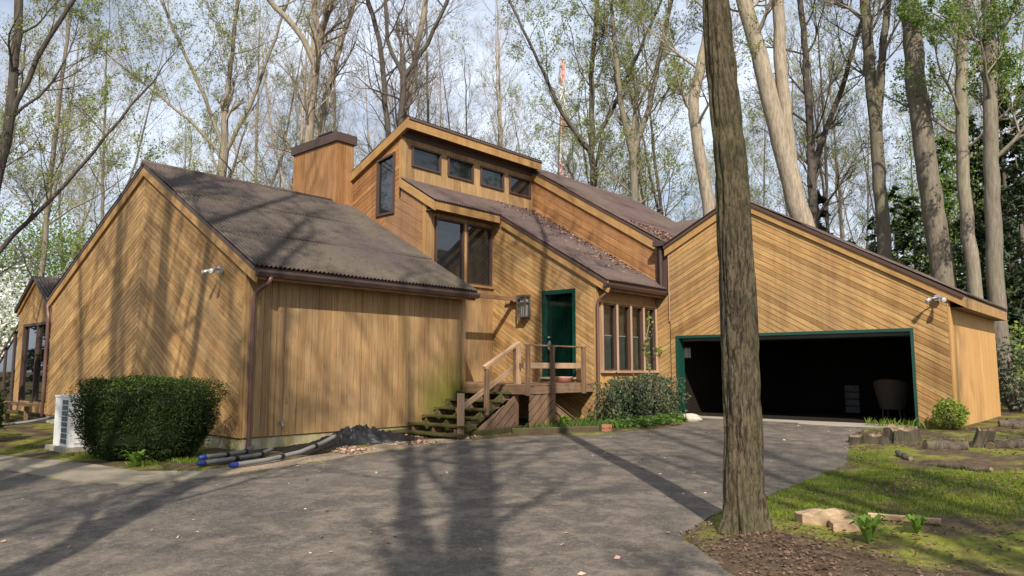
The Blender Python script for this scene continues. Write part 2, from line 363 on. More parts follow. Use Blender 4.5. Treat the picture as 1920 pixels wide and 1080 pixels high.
def gz(x, y):
    x = np.asarray(x, float); y = np.asarray(y, float)
    ins = inside(x, y, DRIVE); d = edge_dist(x, y, DRIVE)
    bump = (fbm(x*0.8, y*0.8, 5)-0.45)*0.16 + (fbm(x*3.1, y*3.1, 9, 3)-0.5)*0.06
    lawn = np.clip((x+4.2)/1.5, 0, 1)*np.clip((20-y)/3, 0, 1)
    out = np.clip((d-0.1)/0.9, 0, 1)
    far = np.clip((np.hypot(x+8, y-9)-22)/30, 0, 1)
    z = slope(y) - 0.004 + out*(bump*(0.25+0.75*lawn)+0.05*lawn + far*fbm(x*0.06, y*0.06, 3)*0.8)
    house_pad = np.clip((-2.0-x)/1.0, 0, 1)*np.clip((y-5.5)/1.0, 0, 1)*np.clip((x+34)/3, 0, 1)*np.clip((26-y)/2, 0, 1)
    z = z*(1-0.0*house_pad) - house_pad*out*np.maximum(bump, 0)*0.6*(1-lawn)
    return np.where(ins, slope(y)-0.05, z)
def g1(x, y): return float(gz(np.array([x]), np.array([y]))[0])

def axis(lo, hi, dlo, dhi, fine, coarse_n):
    a = dlo-np.geomspace(0.5, dlo-lo, coarse_n)[::-1]; b = np.arange(dlo, dhi, fine); c = dhi+np.geomspace(0.5, hi-dhi, coarse_n)
    return np.concatenate([a, b, c])
gx = axis(-420, 420, -17, 4, 0.16, 26); gy = axis(-160, 600, -1, 20, 0.16, 26)
GX, GY = np.meshgrid(gx, gy); GZ = gz(GX, GY)
nx, ny = len(gx), len(gy); ii = (np.arange(ny-1)[:, None]*nx+np.arange(nx-1)[None]).ravel()
mb = MB(); mb.add(np.stack([GX, GY, GZ], -1).reshape(-1, 3), np.stack([ii, ii+1, ii+nx+1, ii+nx], -1))
t = NT('woodland_soil', 0.95, 0.1); w = t.coord('World')
n1 = t.noise(w, 0.9, 7, 0.65, 0.3); n2 = t.noise(w, 7.0, 6, 0.7); n3 = t.noise(w, 0.42, 5, 0.6); n4 = t.noise(w, 34, 4, 0.7)
soil = t.mix(t.ramp(n2, [(0.32, 0.0), (0.7, 1.0)]), (0.045, 0.030, 0.020), (0.125, 0.085, 0.055))
soil = t.mix(t.ramp(n4, [(0.58, 0.0), (0.70, 0.9)]), soil, (0.26, 0.18, 0.12))
moss = t.mix(t.ramp(n2, [(0.35, 0.0), (0.65, 1.0)]), (0.105, 0.135, 0.02), (0.25, 0.245, 0.035))
c = t.mix(t.ramp(n1, [(0.46, 0.0), (0.59, 0.85)]), soil, moss)
vm = t.new('ShaderNodeVectorMath'); vm.operation = 'DISTANCE'; t.link(t.coord('World', (0.75, 1, 0)), vm.inputs[0]); vm.inputs[1].default_value = (-1.75, 5.7, 0)
bare = t.ramp(t.math('ADD', vm.outputs['Value'], t.math('MULTIPLY', t.math('SUBTRACT', n1, 0.5), 2.6)), [(0.55, 0.95), (1.0, 0.0)]) ; c = t.mix(bare, c, soil)
t.color(c).bump(n2, 0.8, 0.05)
solo('ground', mb, t.m, kind='structure', smooth=True)

def slab(name, poly, mat, lift, thick=0.09, step=0.25, jit=0.02, seed=1):
    P = refine(poly, step, jit, seed); bm_v = [(x, y, float(slope(y))+lift) for x, y in P]
    from mathutils.geometry import tessellate_polygon
    tri = tessellate_polygon([[Vector((v[0], v[1], 0)) for v in bm_v]])
    n = len(P); V = bm_v+[(x, y, z-thick) for x, y, z in bm_v]
    T = []
    for a, b, c_ in tri:
        ar = (P[b][0]-P[a][0])*(P[c_][1]-P[a][1])-(P[c_][0]-P[a][0])*(P[b][1]-P[a][1])
        T.append((a, b, c_) if ar > 0 else (a, c_, b))
    m = MB(); m.add(V, T); S = [[i, n+i, n+(i+1) % n, (i+1) % n] for i in range(n)]
    m.f.append((np.array(S), 0))
    return solo(name, m, mat, kind='structure')
t = NT('worn_asphalt', 0.88, 0.25); w = t.coord('World')
a1 = t.noise(w, 0.55, 6, 0.62, 0.5); a2 = t.noise(w, 3.0, 6, 0.7, 0.3); a3 = t.noise(w, 60, 3, 0.75); a4 = t.noise(t.coord('World', (1, 1, 1), (13, 7, 0)), 0.28, 4, 0.55)
c = t.mix(t.ramp(a1, [(0.32, 0.0), (0.68, 1.0)]), (0.056, 0.048, 0.041), (0.112, 0.092, 0.073))
c = t.mix(t.ramp(a2, [(0.46, 0.0), (0.62, 0.75)]), c, (0.19, 0.152, 0.114))
c = t.mix(t.ramp(a4, [(0.54, 0.0), (0.66, 0.5)]), c, (0.042, 0.038, 0.036))
a5 = t.noise(w, 17, 4, 0.75); c = t.mix(t.ramp(a5, [(0.5, 0.0), (0.68, 0.45)]), c, (0.22, 0.185, 0.152)); c = t.mix(t.ramp(a5, [(0.32, 0.45), (0.45, 0.0)]), c, (0.05, 0.047, 0.045)); c = t.mix(t.ramp(a3, [(0.55, 0.0), (0.70, 0.65)]), c, (0.28, 0.24, 0.20)); c = t.mix(t.ramp(a3, [(0.30, 0.6), (0.42, 0.0)]), c, (0.04, 0.038, 0.038))
vo = t.new('ShaderNodeTexVoronoi'); vo.feature = 'DISTANCE_TO_EDGE'; vo.inputs['Scale'].default_value = 0.42
wv = t.new('ShaderNodeMixRGB'); wv.inputs[0].default_value = 0.12; t.link(w, wv.inputs[1]); nn = t.new('ShaderNodeTexNoise'); nn.inputs['Scale'].default_value = 2.0; nn.inputs['Detail'].default_value = 5
t.link(w, nn.inputs['Vector']); t.link(nn.outputs['Color'], wv.inputs[2]); t.link(wv.outputs[0], vo.inputs['Vector'])
crack = t.math('MULTIPLY', t.ramp(vo.outputs['Distance'], [(0.0, 1.0), (0.008, 0.0)]), t.ramp(a4, [(0.50, 0.0), (0.62, 0.5)]))
c = t.mix(crack, c, (0.03, 0.028, 0.026))
hh = t.math('ADD', a3, t.math('MULTIPLY', a2, 0.8)); t.color(c).bump(hh, 0.75, 0.012)
M['asphalt'] = t.m
slab('driveway', DRIVE, M['asphalt'], 0.0, 0.08, 0.22, 0.035, 3)
t = NT('aged_concrete', 0.9, 0.2); w = t.coord('World'); n1 = t.noise(w, 1.2, 6, 0.65); n2 = t.noise(w, 14, 5, 0.7)
c = t.mix(t.ramp(n1, [(0.3, 0.0), (0.7, 1.0)]), (0.16, 0.135, 0.095), (0.30, 0.25, 0.18)); c = t.mix(t.ramp(n2, [(0.55, 0.0), (0.75, 0.6)]), c, (0.13, 0.115, 0.085))
t.color(c).bump(n2, 0.4, 0.01); M['walk'] = t.m
slab('concrete_walk', [(-34, 0.7), (-22, 1.66), (-16, 2.82), (-13.5, 3.40), (-12.2, 3.56), (-11.0, 3.78), (-10.4, 4.06), (-10.06, 4.46), (-10.05, 5.3), (-10.75, 5.15), (-11.4, 4.62), (-12.6, 4.5), (-13.6, 4.35), (-15.2, 3.95), (-17, 3.7), (-22, 2.9), (-34, 1.9)], M['walk'], 0.008, 0.1, 0.3, 0.02, 8)
t = NT('sandy_gravel', 0.95, 0.1); w = t.coord('World'); n2 = t.noise(w, 22, 5, 0.7)
t.color(t.mix(t.ramp(n2, [(0.35, 0.0), (0.65, 1.0)]), (0.17, 0.125, 0.085), (0.36, 0.28, 0.20))).bump(n2, 0.8, 0.02); M['gravel'] = t.m
slab('gravel_path', [(-10.06, 5.32), (-10.1, 6.0), (-10.18, 6.9), (-10.33, 8.2), (-10.38, 9.3), (-10.2, 10.4), (-10.7, 10.6), (-11.3, 9.4), (-10.95, 8.0), (-10.75, 6.9), (-10.8, 5.9), (-10.7, 5.2)], M['gravel'], 0.004, 0.06, 0.15, 0.04, 12)
slab('garage_apron', [(-9.68, 17.95), (-3.97, 17.95), (-3.97, 17.55), (-4.3, 17.18), (-5.4, 17.0), (-6.3, 17.1), (-6.32, 17.35), (-9.3, 17.45)], M['concrete'], 0.006, 0.07, 0.2, 0.01, 5)

# ================================================================ the house
house = thing('house', 'golden cedar house with brown corrugated roofs, clerestory tower and open double garage', 'house', (-12, 14, 0.3))
UX, UY, UZ = np.array((1.0, 0, 0)), np.array((0, 1.0, 0)), np.array((0, 0, 1.0))
def fy(y): return (UY*y, UX, UZ, -UY)        # wall facing the camera side (-Y): coordinates are (x, z)
def fx(x): return (UX*x, UY, UZ, UX)         # wall facing +X: coordinates are (y, z)
def clip(poly, nx_, ny_, c):
    out = []; n = len(poly)
    for i in range(n):
        p, q = poly[i], poly[(i+1) % n]; dp, dq = p[0]*nx_+p[1]*ny_-c, q[0]*nx_+q[1]*ny_-c
        if dp <= 1e-9: out.append(p)
        if (dp < -1e-9 and dq > 1e-9) or (dp > 1e-9 and dq < -1e-9):
            s = dp/(dp-dq); out.append((p[0]+(q[0]-p[0])*s, p[1]+(q[1]-p[1])*s))
    return out
def area(p): return 0.5*abs(sum(p[i][0]*p[(i+1) % len(p)][1]-p[(i+1) % len(p)][0]*p[i][1] for i in range(len(p)))) if len(p) > 2 else 0
def cut(polys, r):
    a0, a1, b0, b1 = r; out = []
    for p in polys:
        mid = clip(clip(p, 0, 1, b1), 0, -1, -b0)
        out += [clip(p, 0, -1, -b1), clip(p, 0, 1, b0), clip(mid, 1, 0, a0) if mid else [], clip(mid, -1, 0, -a1) if mid else []]
    return [p for p in out if area(p) > 1e-5]
RS = np.random.RandomState(7)
def wall(name, fr, polys, back=M['dark'], depth=0.12):
    m = MB()
    for p in polys: m.prism(p, fr, -depth, -0.004)
    return part(name, m, back, house)
def boards(parent, fr, polys, ang, width, mat, gap=0.010, th=0.024, name='board', split=None):
    O, u, v, n = fr; ca, sa = math.cos(ang), math.sin(ang); org = np.array(WORG[parent])
    d3, p3 = u*ca+v*sa, -u*sa+v*ca
    allp = np.array([q for p in polys for q in p]); t_ = -allp[:, 0]*sa+allp[:, 1]*ca
    lo = t_.min()+0.001; k = 0; cnt = 0
    while lo+k*width < t_.max():
        b0, b1 = lo+k*width, lo+(k+1)*width-gap; k += 1
        pcs = [clip(clip(p, -sa, ca, b1), sa, -ca, -b0) for p in polys]; pcs = [p for p in pcs if area(p) > 2e-4]
        if not pcs: continue
        runs = []                                       # pieces of one strip that touch make one board
        for p in sorted(pcs, key=lambda p: min(q[0]*ca+q[1]*sa for q in p)):
            e0, e1 = min(q[0]*ca+q[1]*sa for q in p), max(q[0]*ca+q[1]*sa for q in p)
            if runs and e0 < runs[-1][1]+0.02: runs[-1][2].append(p); runs[-1][1] = max(runs[-1][1], e1)
            else: runs.append([e0, e1, [p]])
        for s0, s9, ps_ in runs:
            if s9-s0 < 0.05: continue
            cen = O+d3*s0+p3*b0; m = MB(); zz = RS.uniform(-0.002, 0.002)
            for p in ps_:
                loc = [(q[0]*ca+q[1]*sa-s0, -q[0]*sa+q[1]*ca-b0) for q in p]
                m.prism(loc, (np.zeros(3), UX, UY, UZ), 0.0, th+zz)
            o = bpy.data.objects.new(name, m.mesh(name, mat)); COL.objects.link(o); o.parent = parent
            o.matrix_local = Matrix(((d3[0], p3[0], n[0], cen[0]-org[0]), (d3[1], p3[1], n[1], cen[1]-org[1]), (d3[2], p3[2], n[2], cen[2]-org[2]), (0, 0, 0, 1))); cnt += 1
    return cnt
def trimbar(name, fr, a0, b0, a1, b1, w, z0, z1, mat, parent=None, perp=None):
    # a straight board in the wall plane from (a0,b0) to (a1,b1), its grain along its length
    parent = parent or house
    O, u, v, n = fr; L = math.hypot(a1-a0, b1-b0); ca, sa = (a1-a0)/L, (b1-b0)/L; d3, p3 = u*ca+v*sa, -u*sa+v*ca; org = np.array(WORG[parent])
    m = MB(); m.prism([(0, -w/2), (L, -w/2), (L, w/2), (0, w/2)] if perp is None else perp(L), (np.zeros(3), UX, UY, UZ), z0, z1)
    o = bpy.data.objects.new(name, m.mesh(name, mat)); COL.objects.link(o); o.parent = parent; WORG[o] = WORG[parent]
    c = O+u*a0+v*b0-org
    o.matrix_local = Matrix(((d3[0], p3[0], n[0], c[0]), (d3[1], p3[1], n[1], c[1]), (d3[2], p3[2], n[2], c[2]), (0, 0, 0, 1)))
    return o
def rake(y, xa, za, xb, zb, h, th=0.05, cutv=True, mat=None):
    # fascia along a sloping roof edge with plumb-cut ends, top on the line
    fr = fy(y); L = math.hypot(xb-xa, zb-za); sl = (zb-za)/(xb-xa); k = h/math.sqrt(1+sl*sl); s = h*sl/math.sqrt(1+sl*sl)
    # vertical drop h expressed in board axes: (-sin*h, -cos*h)
    sn, cs = (zb-za)/L, (xb-xa)/L
    pf = lambda L_: [(0, 0), (0-h*sn, -h*cs), (L_-h*sn, -h*cs), (L_, 0)]
    return trimbar('fascia', fr, xa, za, xb, zb, h, 0.03, 0.03+th, mat or M['trim'], perp=pf)
def roof(A, B, C, mat, rows=3, amp=0.024, pitch=0.095, th=0.07, name='roof'):
    # A->B along the eave, A->C up the slope
    A, B, C = np.array(A, float), np.array(B, float), np.array(C, float); e = B-A; s = C-A; Le, Ls = np.linalg.norm(e), np.linalg.norm(s)
    e1, s1 = e/Le, s/Ls; n = np.cross(e1, s1); n = n if n[2] > 0 else -n
    m = MB(); k = int(Le/pitch*6); a = np.linspace(0, Le, k+1)
    wv_ = amp*np.sin(2*np.pi*a/pitch)
    rs = np.random.RandomState(int(abs(A[0]*100))+3)
    for r in range(rows):
        s0, s1_ = Ls*r/rows-(0.12 if r else 0), Ls*(r+1)/rows; ss = np.linspace(s0, s1_, 5); P = []
        for q, sv in enumerate(ss):
            sag = 0.006*np.sin(a*1.7+r*2+sv)+0.004*np.sin(a*0.6+sv*2)
            P.append(A+e1*a[:, None]+s1*sv+n*(wv_+0.03+0.012*(1-q/4)+sag)[:, None])
        V = np.array(P).reshape(-1, 3); i = (np.arange(4)[:, None]*(k+1)+np.arange(k)[None]).ravel()
        V2 = V-n*0.006
        m.add(V, np.stack([i, i+1, i+k+2, i+k+1], -1)); m.add(V2, np.stack([i, i+k+1, i+k+2, i+1], -1))
        j = np.arange(k); base = m.n-2*len(V); o2 = base+len(V)
        m.f.append((np.stack([base+j, o2+j, o2+j+1, base+j+1], -1), 0))
    ro = part(name, m, mat, house, smooth=True)
    at = ro.data.attributes.new('trough', 'FLOAT', 'POINT'); tv = np.tile(np.tile(0.5-0.5*wv_/amp, 5), 2*rows); at.data.foreach_set('value', tv.astype(np.float32))
    d = MB(); c = A+e/2+s/2-n*(th/2-0.004); d.box(c, (Le-0.01, Ls-0.01, th), np.stack([e1, s1, n] if np.dot(np.cross(e1, s1), n) > 0 else [e1, s1, -np.cross(s1, e1)], 1))
    part('roof_deck', d, M['brown_trim'], ro)
    return ro
def gutter(a, b, out, w=0.11, h=0.11):
    # open channel along a->b, hung on its outer side `out`
    a, b, out = np.array(a, float), np.array(b, float), np.array(out, float); m = MB(); L = b-a
    prof = [(0, 0), (0, -h), (w*0.75, -h), (w, -h*0.35), (w, 0.004), (w+0.012, 0.004), (w+0.012, -h*0.4), (w*0.78, -h-0.008), (-0.006, -h-0.008), (-0.006, 0)]
    k = len(prof); V = np.array([a+out*p+UZ*q for p, q in prof]+[b+out*p+UZ*q for p, q in prof])
    m.add(V, [[i, (i+1) % k, k+(i+1) % k, k+i] for i in range(k)])
    for off, rev in ((0, False), (k, True)):
        cap = [off+0, off+1, off+2, off+3, off+4]; m.f.append((np.array([cap if rev else cap[::-1]])+m.n-2*k, 0))
    return part('gutter', m, M['gutter'], house)
def pipe(pts, w=0.075, mat='copper', name='downpipe'):
    m = MB()
    m.tube(resample(pts, 0.12), w/2, 8); return part(name, m, M[mat], house, smooth=True)
def resample(P, step):
    P = np.array(P, float); L = np.concatenate([[0], np.cumsum(np.linalg.norm(np.diff(P, axis=0), axis=1))]); n = max(2, int(L[-1]/step)+1)
    q = np.linspace(0, L[-1], n); return np.stack([np.interp(q, L, P[:, i]) for i in range(3)], 1)
def window(fr, a0, a1, b0, b1, fw=0.05, fm='brown_trim', gm='glass', top=None, set_=0.0, depth=0.07, label=None):
    # one sash: frame proud of the wall, pane set back in it; top gives the far top height for a sloping head
    tb = b1 if top is None else top
    m = MB()
    m.prism([(a0, b0), (a1, b0), (a1, b0+fw), (a0, b0+fw)], fr, -0.06+set_, depth+set_)
    m.prism([(a0, b0+fw), (a0+fw, b0+fw), (a0+fw, b1-fw), (a0, b1-fw)], fr, -0.06+set_, depth+set_)
    m.prism([(a1-fw, b0+fw), (a1, b0+fw), (a1, tb-fw), (a1-fw, tb-fw)], fr, -0.06+set_, depth+set_)
    m.prism([(a0, b1-fw), (a1, tb-fw), (a1, tb), (a0, b1)], fr, -0.06+set_, depth+set_)
    w_ = part('window', m, M[fm], house, label=label)
    p = MB(); p.prism([(a0+fw*0.8, b0+fw*0.8), (a1-fw*0.8, b0+fw*0.8), (a1-fw*0.8, tb-fw*0.8), (a0+fw*0.8, b1-fw*0.8)], fr, -0.01+set_, 0.0+set_)
    part('pane', p, M[gm], w_); return w_

YL, XL, Y1, XT, YE, XE, YG, XW, XG = 6.8, -12.5, 12.478, -13.937, 15.019, -10.393, 17.822, -14.964, -3.25
RX, RZ = -17.3, 6.34                                   # left wing ridge
zr = lambda x: RZ-0.557*(x-RX); zl = lambda x: RZ-0.45*(RX-x)
ze = lambda x: 3.76+0.60*(-10.02-x)                    # entry roof
zt = lambda x: 8.33+0.43*(x+14.56)                     # tower shed roof
zb = lambda x: 8.09-0.62*(x+14.92)                     # rear roof
GR = (-7.9, 6.05); zgr = lambda x: GR[1]-0.585*(x-GR[0]); zgl = lambda x: GR[1]-0.51*(GR[0]-x)

# --- left wing, chevron gable
F = fy(YL)
pl = [[(-23.2, 0.36), (RX, 0.36), (RX, RZ-0.12), (-23.2, zl(-23.2)-0.12)]]; pr = [[(RX, 0.36), (XL, 0.36), (XL, zr(XL)-0.12), (RX, RZ-0.12)]]
wg = wall('gable_wall', F, pl+pr)
boards(wg, F, pl, math.atan(0.45), 0.112, M['gold']); boards(wg, F, [clip(pr[0], 1, 0, XL-0.11)], math.atan(-0.557), 0.112, M['gold'])
trimbar('corner_board', F, XL-0.055, 0.36, XL-0.055, zr(XL)-0.2, 0.10, 0, 0.026, M['trim'])
rake(YL, -23.4, zl(-23.4), RX-0.002, RZ, 0.28); rake(YL, RX+0.002, RZ, -12.1, zr(-12.1), 0.28)
F = fx(XL); pe = [[(YL, 0.36), (Y1, 0.36), (Y1, 3.52), (YL, 3.52)]]
ws = wall('side_wall', F, pe); boards(ws, F, [clip(pe[0], 1, 0, Y1-0.001)], math.pi/2, 0.148, M['gold_v'], gap=0.007, th=0.02)
for a in (YL+0.62, 9.4):
    trimbar('batten_seam', F, a, 0.37, a, 3.3, 0.007, 0.0205, 0.0235, M['dark'], ws)
m = MB(); m.prism([(YL+0.02, -0.4), (Y1, -0.4), (Y1, 0.345), (YL+0.02, 0.345)], F, -0.35, -0.008); f1 = part('foundation', m, M['concrete'], house)
t = NT('mossy_foundation', 0.9, 0.15); w = t.coord('World'); n1 = t.noise(w, 1.5, 6, 0.65); n2 = t.noise(t.coord('World', (4, 4, 1)), 2, 5, 0.7)
c = t.mix(t.ramp(n2, [(0.3, 0.0), (0.7, 1.0)]), (0.27, 0.23, 0.15), (0.44, 0.39, 0.28)); c = t.mix(t.ramp(n1, [(0.42, 0.0), (0.62, 0.75)]), c, (0.20, 0.19, 0.045))
t.color(c).bump(n2, 0.3, 0.01); f1.data.materials[0] = t.m
m = MB(); m.prism([(-23.15, -0.4), (XL-0.03, -0.4), (XL-0.03, 0.345), (-23.15, 0.345)], fy(YL), -0.35, -0.008); part('foundation', m, t.m, house); M['found'] = t.m
# --- left wing roofs
roof((-12.08, 6.70, zr(-12.08)), (-12.08, Y1-0.005, zr(-12.08)), (RX, 6.70, RZ), M['roof_faded'], rows=3)
roof((-23.45, 6.70, zl(-23.45)), (-23.45, Y1+3, zl(-23.45)), (RX, 6.70, RZ), M['roof_faded'], rows=3)
m = MB(); m.tube([(RX, 6.68, RZ+0.015), (RX, Y1-0.62, RZ+0.015)], 0.07, 8); part('ridge_cap', m, M['roof'], house, smooth=True)
# eave: soffit, fascia, gutter, downpipe
m = MB(); m.box((-12.32, (YL+Y1)/2, 3.30), (0.30, Y1-YL-0.04, 0.03)); part('soffit', m, M['brown_trim'], house)
trimbar('fascia', fx(-12.17), YL-0.02, 3.315, Y1-0.02, 3.315, 0.17, 0, 0.03, M['weathered'])
gutter((-12.135, YL-0.06, 3.395), (-12.135, Y1+0.02, 3.395), (1, 0, 0))
pipe([(-12.08, 7.02, 3.29), (-12.08, 7.02, 3.20), (-12.40, 6.93, 3.02), (-12.43, 6.90, 2.9), (-12.43, 6.90, 0.22), (-12.40, 6.85, 0.14), (-12.25, 6.75, 0.10)], 0.085)
pipe([(-23.42, 6.76, 3.5), (-23.42, 6.72, 3.35), (-23.26, 6.72, 3.1), (-23.24, 6.72, 0.25)], 0.10)
# --- chimney
ch = MB()
c0, c1, d0, d1 = -19.35, -17.1, 11.87, 12.46
chb = part('chimney', MB().box(((c0+c1)/2, (d0+d1)/2, 6.7), (c1-c0-0.04, d1-d0-0.02, 2.76)), M['dark'], house)
F = fy(d0+0.02); boards(chb, F, [[(c0, 5.4), (c1, 5.4), (c1, 8.08), (c0, 8.08)]], math.pi/2, 0.56, M['red'], gap=0.004, th=0.02, name='panel')
F = fx(c1-0.02); boards(chb, F, [[(d0+0.0, 5.4), (d1, 5.4), (d1, 8.08), (d0+0.0, 8.08)]], math.pi/2, 0.3, M['red'], gap=0.004, th=0.02, name='panel')
m = MB(); m.box(((c0+c1)/2, (d0+d1)/2, 8.215), (c1-c0+0.12, d1-d0+0.12, 0.26)); part('chimney_cap', m, M['brown_trim'], chb)
m = MB(); m.box((c1-0.75, (d0+d1)/2, 8.40), (0.62, 0.40, 0.12)); m.box((c1-0.75, (d0+d1)/2, 8.475), (0.7, 0.46, 0.03)); part('flue_cover', m, M['brown_trim'], chb)
# --- clerestory tower
F = fy(Y1); WN = (-15.98, -15.21, 5.80, 7.46)
pa = [[(-20.2, 4.0), (-15.6, 4.0), (-15.6, zt(-15.6)-0.12), (-20.2, zt(-20.2)-0.12)], [(-15.6, 4.0), (XW, 4.0), (XW, zt(XW)-0.12), (-15.6, zt(-15.6)-0.12)]]
pw = [[(XW, 3.4), (XT, 3.4), (XT, ze(XT)-0.12), (XW, ze(XW)-0.12)]]
wt = wall('gable_wall', F, cut(pa, WN)+pw)
boards(wt, F, cut([pa[0]], WN), math.atan(0.43), 0.128, M['red'])
boards(wt, F, cut([clip(clip(pa[1], 1, 0, XW-0.09), 0, -1, -6.2)], WN), math.atan(0.43), 0.128, M['red'])
low = clip(clip(pa[1], 0, 1, 6.2), 1, 0, XW)
boards(wt, F, cut([low], WN)+[clip(pw[0], 1, 0, XT-0.15)], math.atan(-0.557), 0.24, M['weathered'], gap=0.008)
trimbar('corner_board', F, XW-0.045, 6.55, XW-0.045, zt(XW)-0.2, 0.09, 0, 0.026, M['trim'])
trimbar('corner_board', F, XT-0.07, 4.1, XT-0.07, ze(XT)-0.2, 0.13, 0, 0.026, M['trim'])
window(F, *WN[:3], WN[3]-0.06, 0.06, 'brown_trim', 'glass', top=WN[3]+0.06)
rake(Y1, -20.2, zt(-20.2), -14.57, zt(-14.57), 0.25, th=0.10)
rake(Y1, XW, ze(XW), -13.56, ze(-13.56), 0.24, th=0.05)
F = fx(XW); WIN = [(12.79, 13.87), (14.145, 15.20), (15.50, 16.56), (16.81, 17.86)]
pc = [[(Y1, 6.3), (18.0, 6.3), (18.0, 8.12), (Y1, 8.12)]]; pcc = pc
for a, b in WIN: pcc = cut(pcc, (a, b, 7.13, 7.72))
wc = wall('clerestory_wall', F, pcc); boards(wc, F, pcc, math.pi/2, 0.30, M['gold_v'], gap=0.005)
for a, b in WIN: window(F, a, b, 7.13, 7.72, 0.045)
roof((-20.4, 12.36, zt(-20.4)), (-20.4, 18.02, zt(-20.4)), (-14.56, 12.36, zt(-14.56)), M['roof'], rows=3)
trimbar('fascia', fx(-14.60), 12.34, 8.16, 18.0, 8.16, 0.27, 0, 0.035, M['trim'])
m = MB(); m.box((-14.78, 15.2, 8.085), (0.34, 5.6, 0.025)); part('soffit', m, M['brown_trim'], house)
trimbar('frieze_board', fx(XW), Y1, 7.96, 17.98, 7.96, 0.15, 0.022, 0.06, M['brown_trim'])
# --- tall wall with paired windows
F = fx(XT); TW = [(12.756, 13.80), (13.90, 14.908)]
pt = [[(Y1, 0.36), (YE, 0.36), (YE, ze(XT)-0.13), (Y1, ze(XT)-0.13)]]; ptc = pt
for a, b in TW: ptc = cut(ptc, (a, b, 3.90, 5.56))
wl_ = wall('side_wall', F, ptc); boards(wl_, F, cut([pt[0]], (TW[0][0]-0.02, TW[1][1]+0.02, 3.88, 5.58)), math.pi/2, 0.148, M['gold_v'], gap=0.007, th=0.02)
trimbar('mullion', F, 13.85, 3.9, 13.85, 5.56, 0.10, 0.0, 0.06, M['trim'])
for a, b in TW: window(F, a, b, 3.90, 5.56, 0.04)
trimbar('window_sill', F, 12.7, 3.87, 14.97, 3.87, 0.055, 0.022, 0.08, M['trim'])
trimbar('fascia', fx(-13.60), 12.42, ze(-13.6)-0.12, 14.90, ze(-13.6)-0.12, 0.22, 0, 0.04, M['trim'])
m = MB(); m.box((-13.77, 13.67, ze(-13.6)-0.215), (0.33, 2.46, 0.025)); part('soffit', m, M['brown_trim'], house)
# --- entry wall with the front door
F = fy(YE); DO = (-12.13, -11.04, 1.40, 3.66)
pn = [[(XT, 0.36), (XE, 0.36), (XE, ze(XE)-0.12), (XT, ze(XT)-0.12)]]
pnc = cut(pn, DO); we = wall('gable_wall', F, pnc)
boards(we, F, cut([clip(pn[0], 1, 0, XE-0.10)], DO), math.atan(-0.60), 0.112, M['gold'])
trimbar('corner_board', F, XE-0.05, 0.36, XE-0.05, ze(XE)-0.2, 0.095, 0, 0.026, M['trim'])
rake(YE, -13.55, ze(-13.55), -10.02, ze(-10.02), 0.28, th=0.06)
m = MB(); m.prism([(XT, -0.3), (XE-0.02, -0.3), (XE-0.02, 0.345), (XT, 0.345)], F, -0.3, -0.03); part('foundation', m, M['found'], house)
roof((-13.55, 12.40, ze(-13.55)), (-13.55, 18.0, ze(-13.55)), (XW+0.01, 12.40, ze(XW+0.01)), M['roof'], rows=1)
roof((-10.02, 14.90, ze(-10.02)), (-10.02, 18.0, ze(-10.02)), (-13.56, 14.90, ze(-13.56)), M['roof'], rows=2)
# door: frame, planked leaf, glazed storm door, handle
fd = MB()
for a0, a1, b0, b1 in ((DO[0], DO[0]+0.10, DO[2], DO[3]), (DO[1]-0.10, DO[1], DO[2], DO[3]), (DO[0]+0.10, DO[1]-0.10, DO[3]-0.11, DO[3])):
    fd.prism([(a0, b0), (a1, b0), (a1, b1), (a0, b1)], F, -0.22, 0.045)
dr = part('front_door', fd, M['door_green'], house, label='dark green planked front door with bright handle')
for k in range(6):
    a0 = DO[0]+0.10+k*0.1483; p = MB(); p.prism([(a0, DO[2]+0.02), (a0+0.139, DO[2]+0.02), (a0+0.139, DO[3]-0.11), (a0, DO[3]-0.11)], F, -0.16, -0.115+0.012*(k % 2)); part('plank', p, M['door_green'], dr)
p = MB(); p.prism([(DO[0]+0.1, DO[2]), (DO[1]-0.1, DO[2]), (DO[1]-0.1, DO[3]-0.1), (DO[0]+0.1, DO[3]-0.1)], F, -0.26, -0.2); part('door_back', p, M['dark'], dr)
p = MB(); p.prism([(DO[0]-0.02, DO[2]-0.05), (DO[1]+0.02, DO[2]-0.05), (DO[1]+0.02, DO[2]), (DO[0]-0.02, DO[2])], F, -0.2, 0.10); part('threshold', p, M['concrete'], dr)
p = MB(); p.prism([(DO[0]+0.1, DO[2]+0.02), (DO[1]-0.1, DO[2]+0.02), (DO[1]-0.1, DO[3]-0.11), (DO[0]+0.1, DO[3]-0.11)], F, -0.055, -0.05); part('storm_pane', p, M['clear'], dr)
hb = MB(); hx = DO[0]+0.19
hb.lathe([(0.0, 0), (0.035, 0.0), (0.035, 0.03), (0.0, 0.03)], (hx, YE-0.0, 2.42), 10); hb.box((hx, YE+0.03, 2.22), (0.05, 0.03, 0.24)); hb.tube([(hx, YE+0.03, 2.30), (hx, YE-0.03, 2.26), (hx, YE-0.03, 2.14), (hx, YE+0.03, 2.10)], 0.012, 6)
part('handle', hb, M['lamp_metal'], dr)
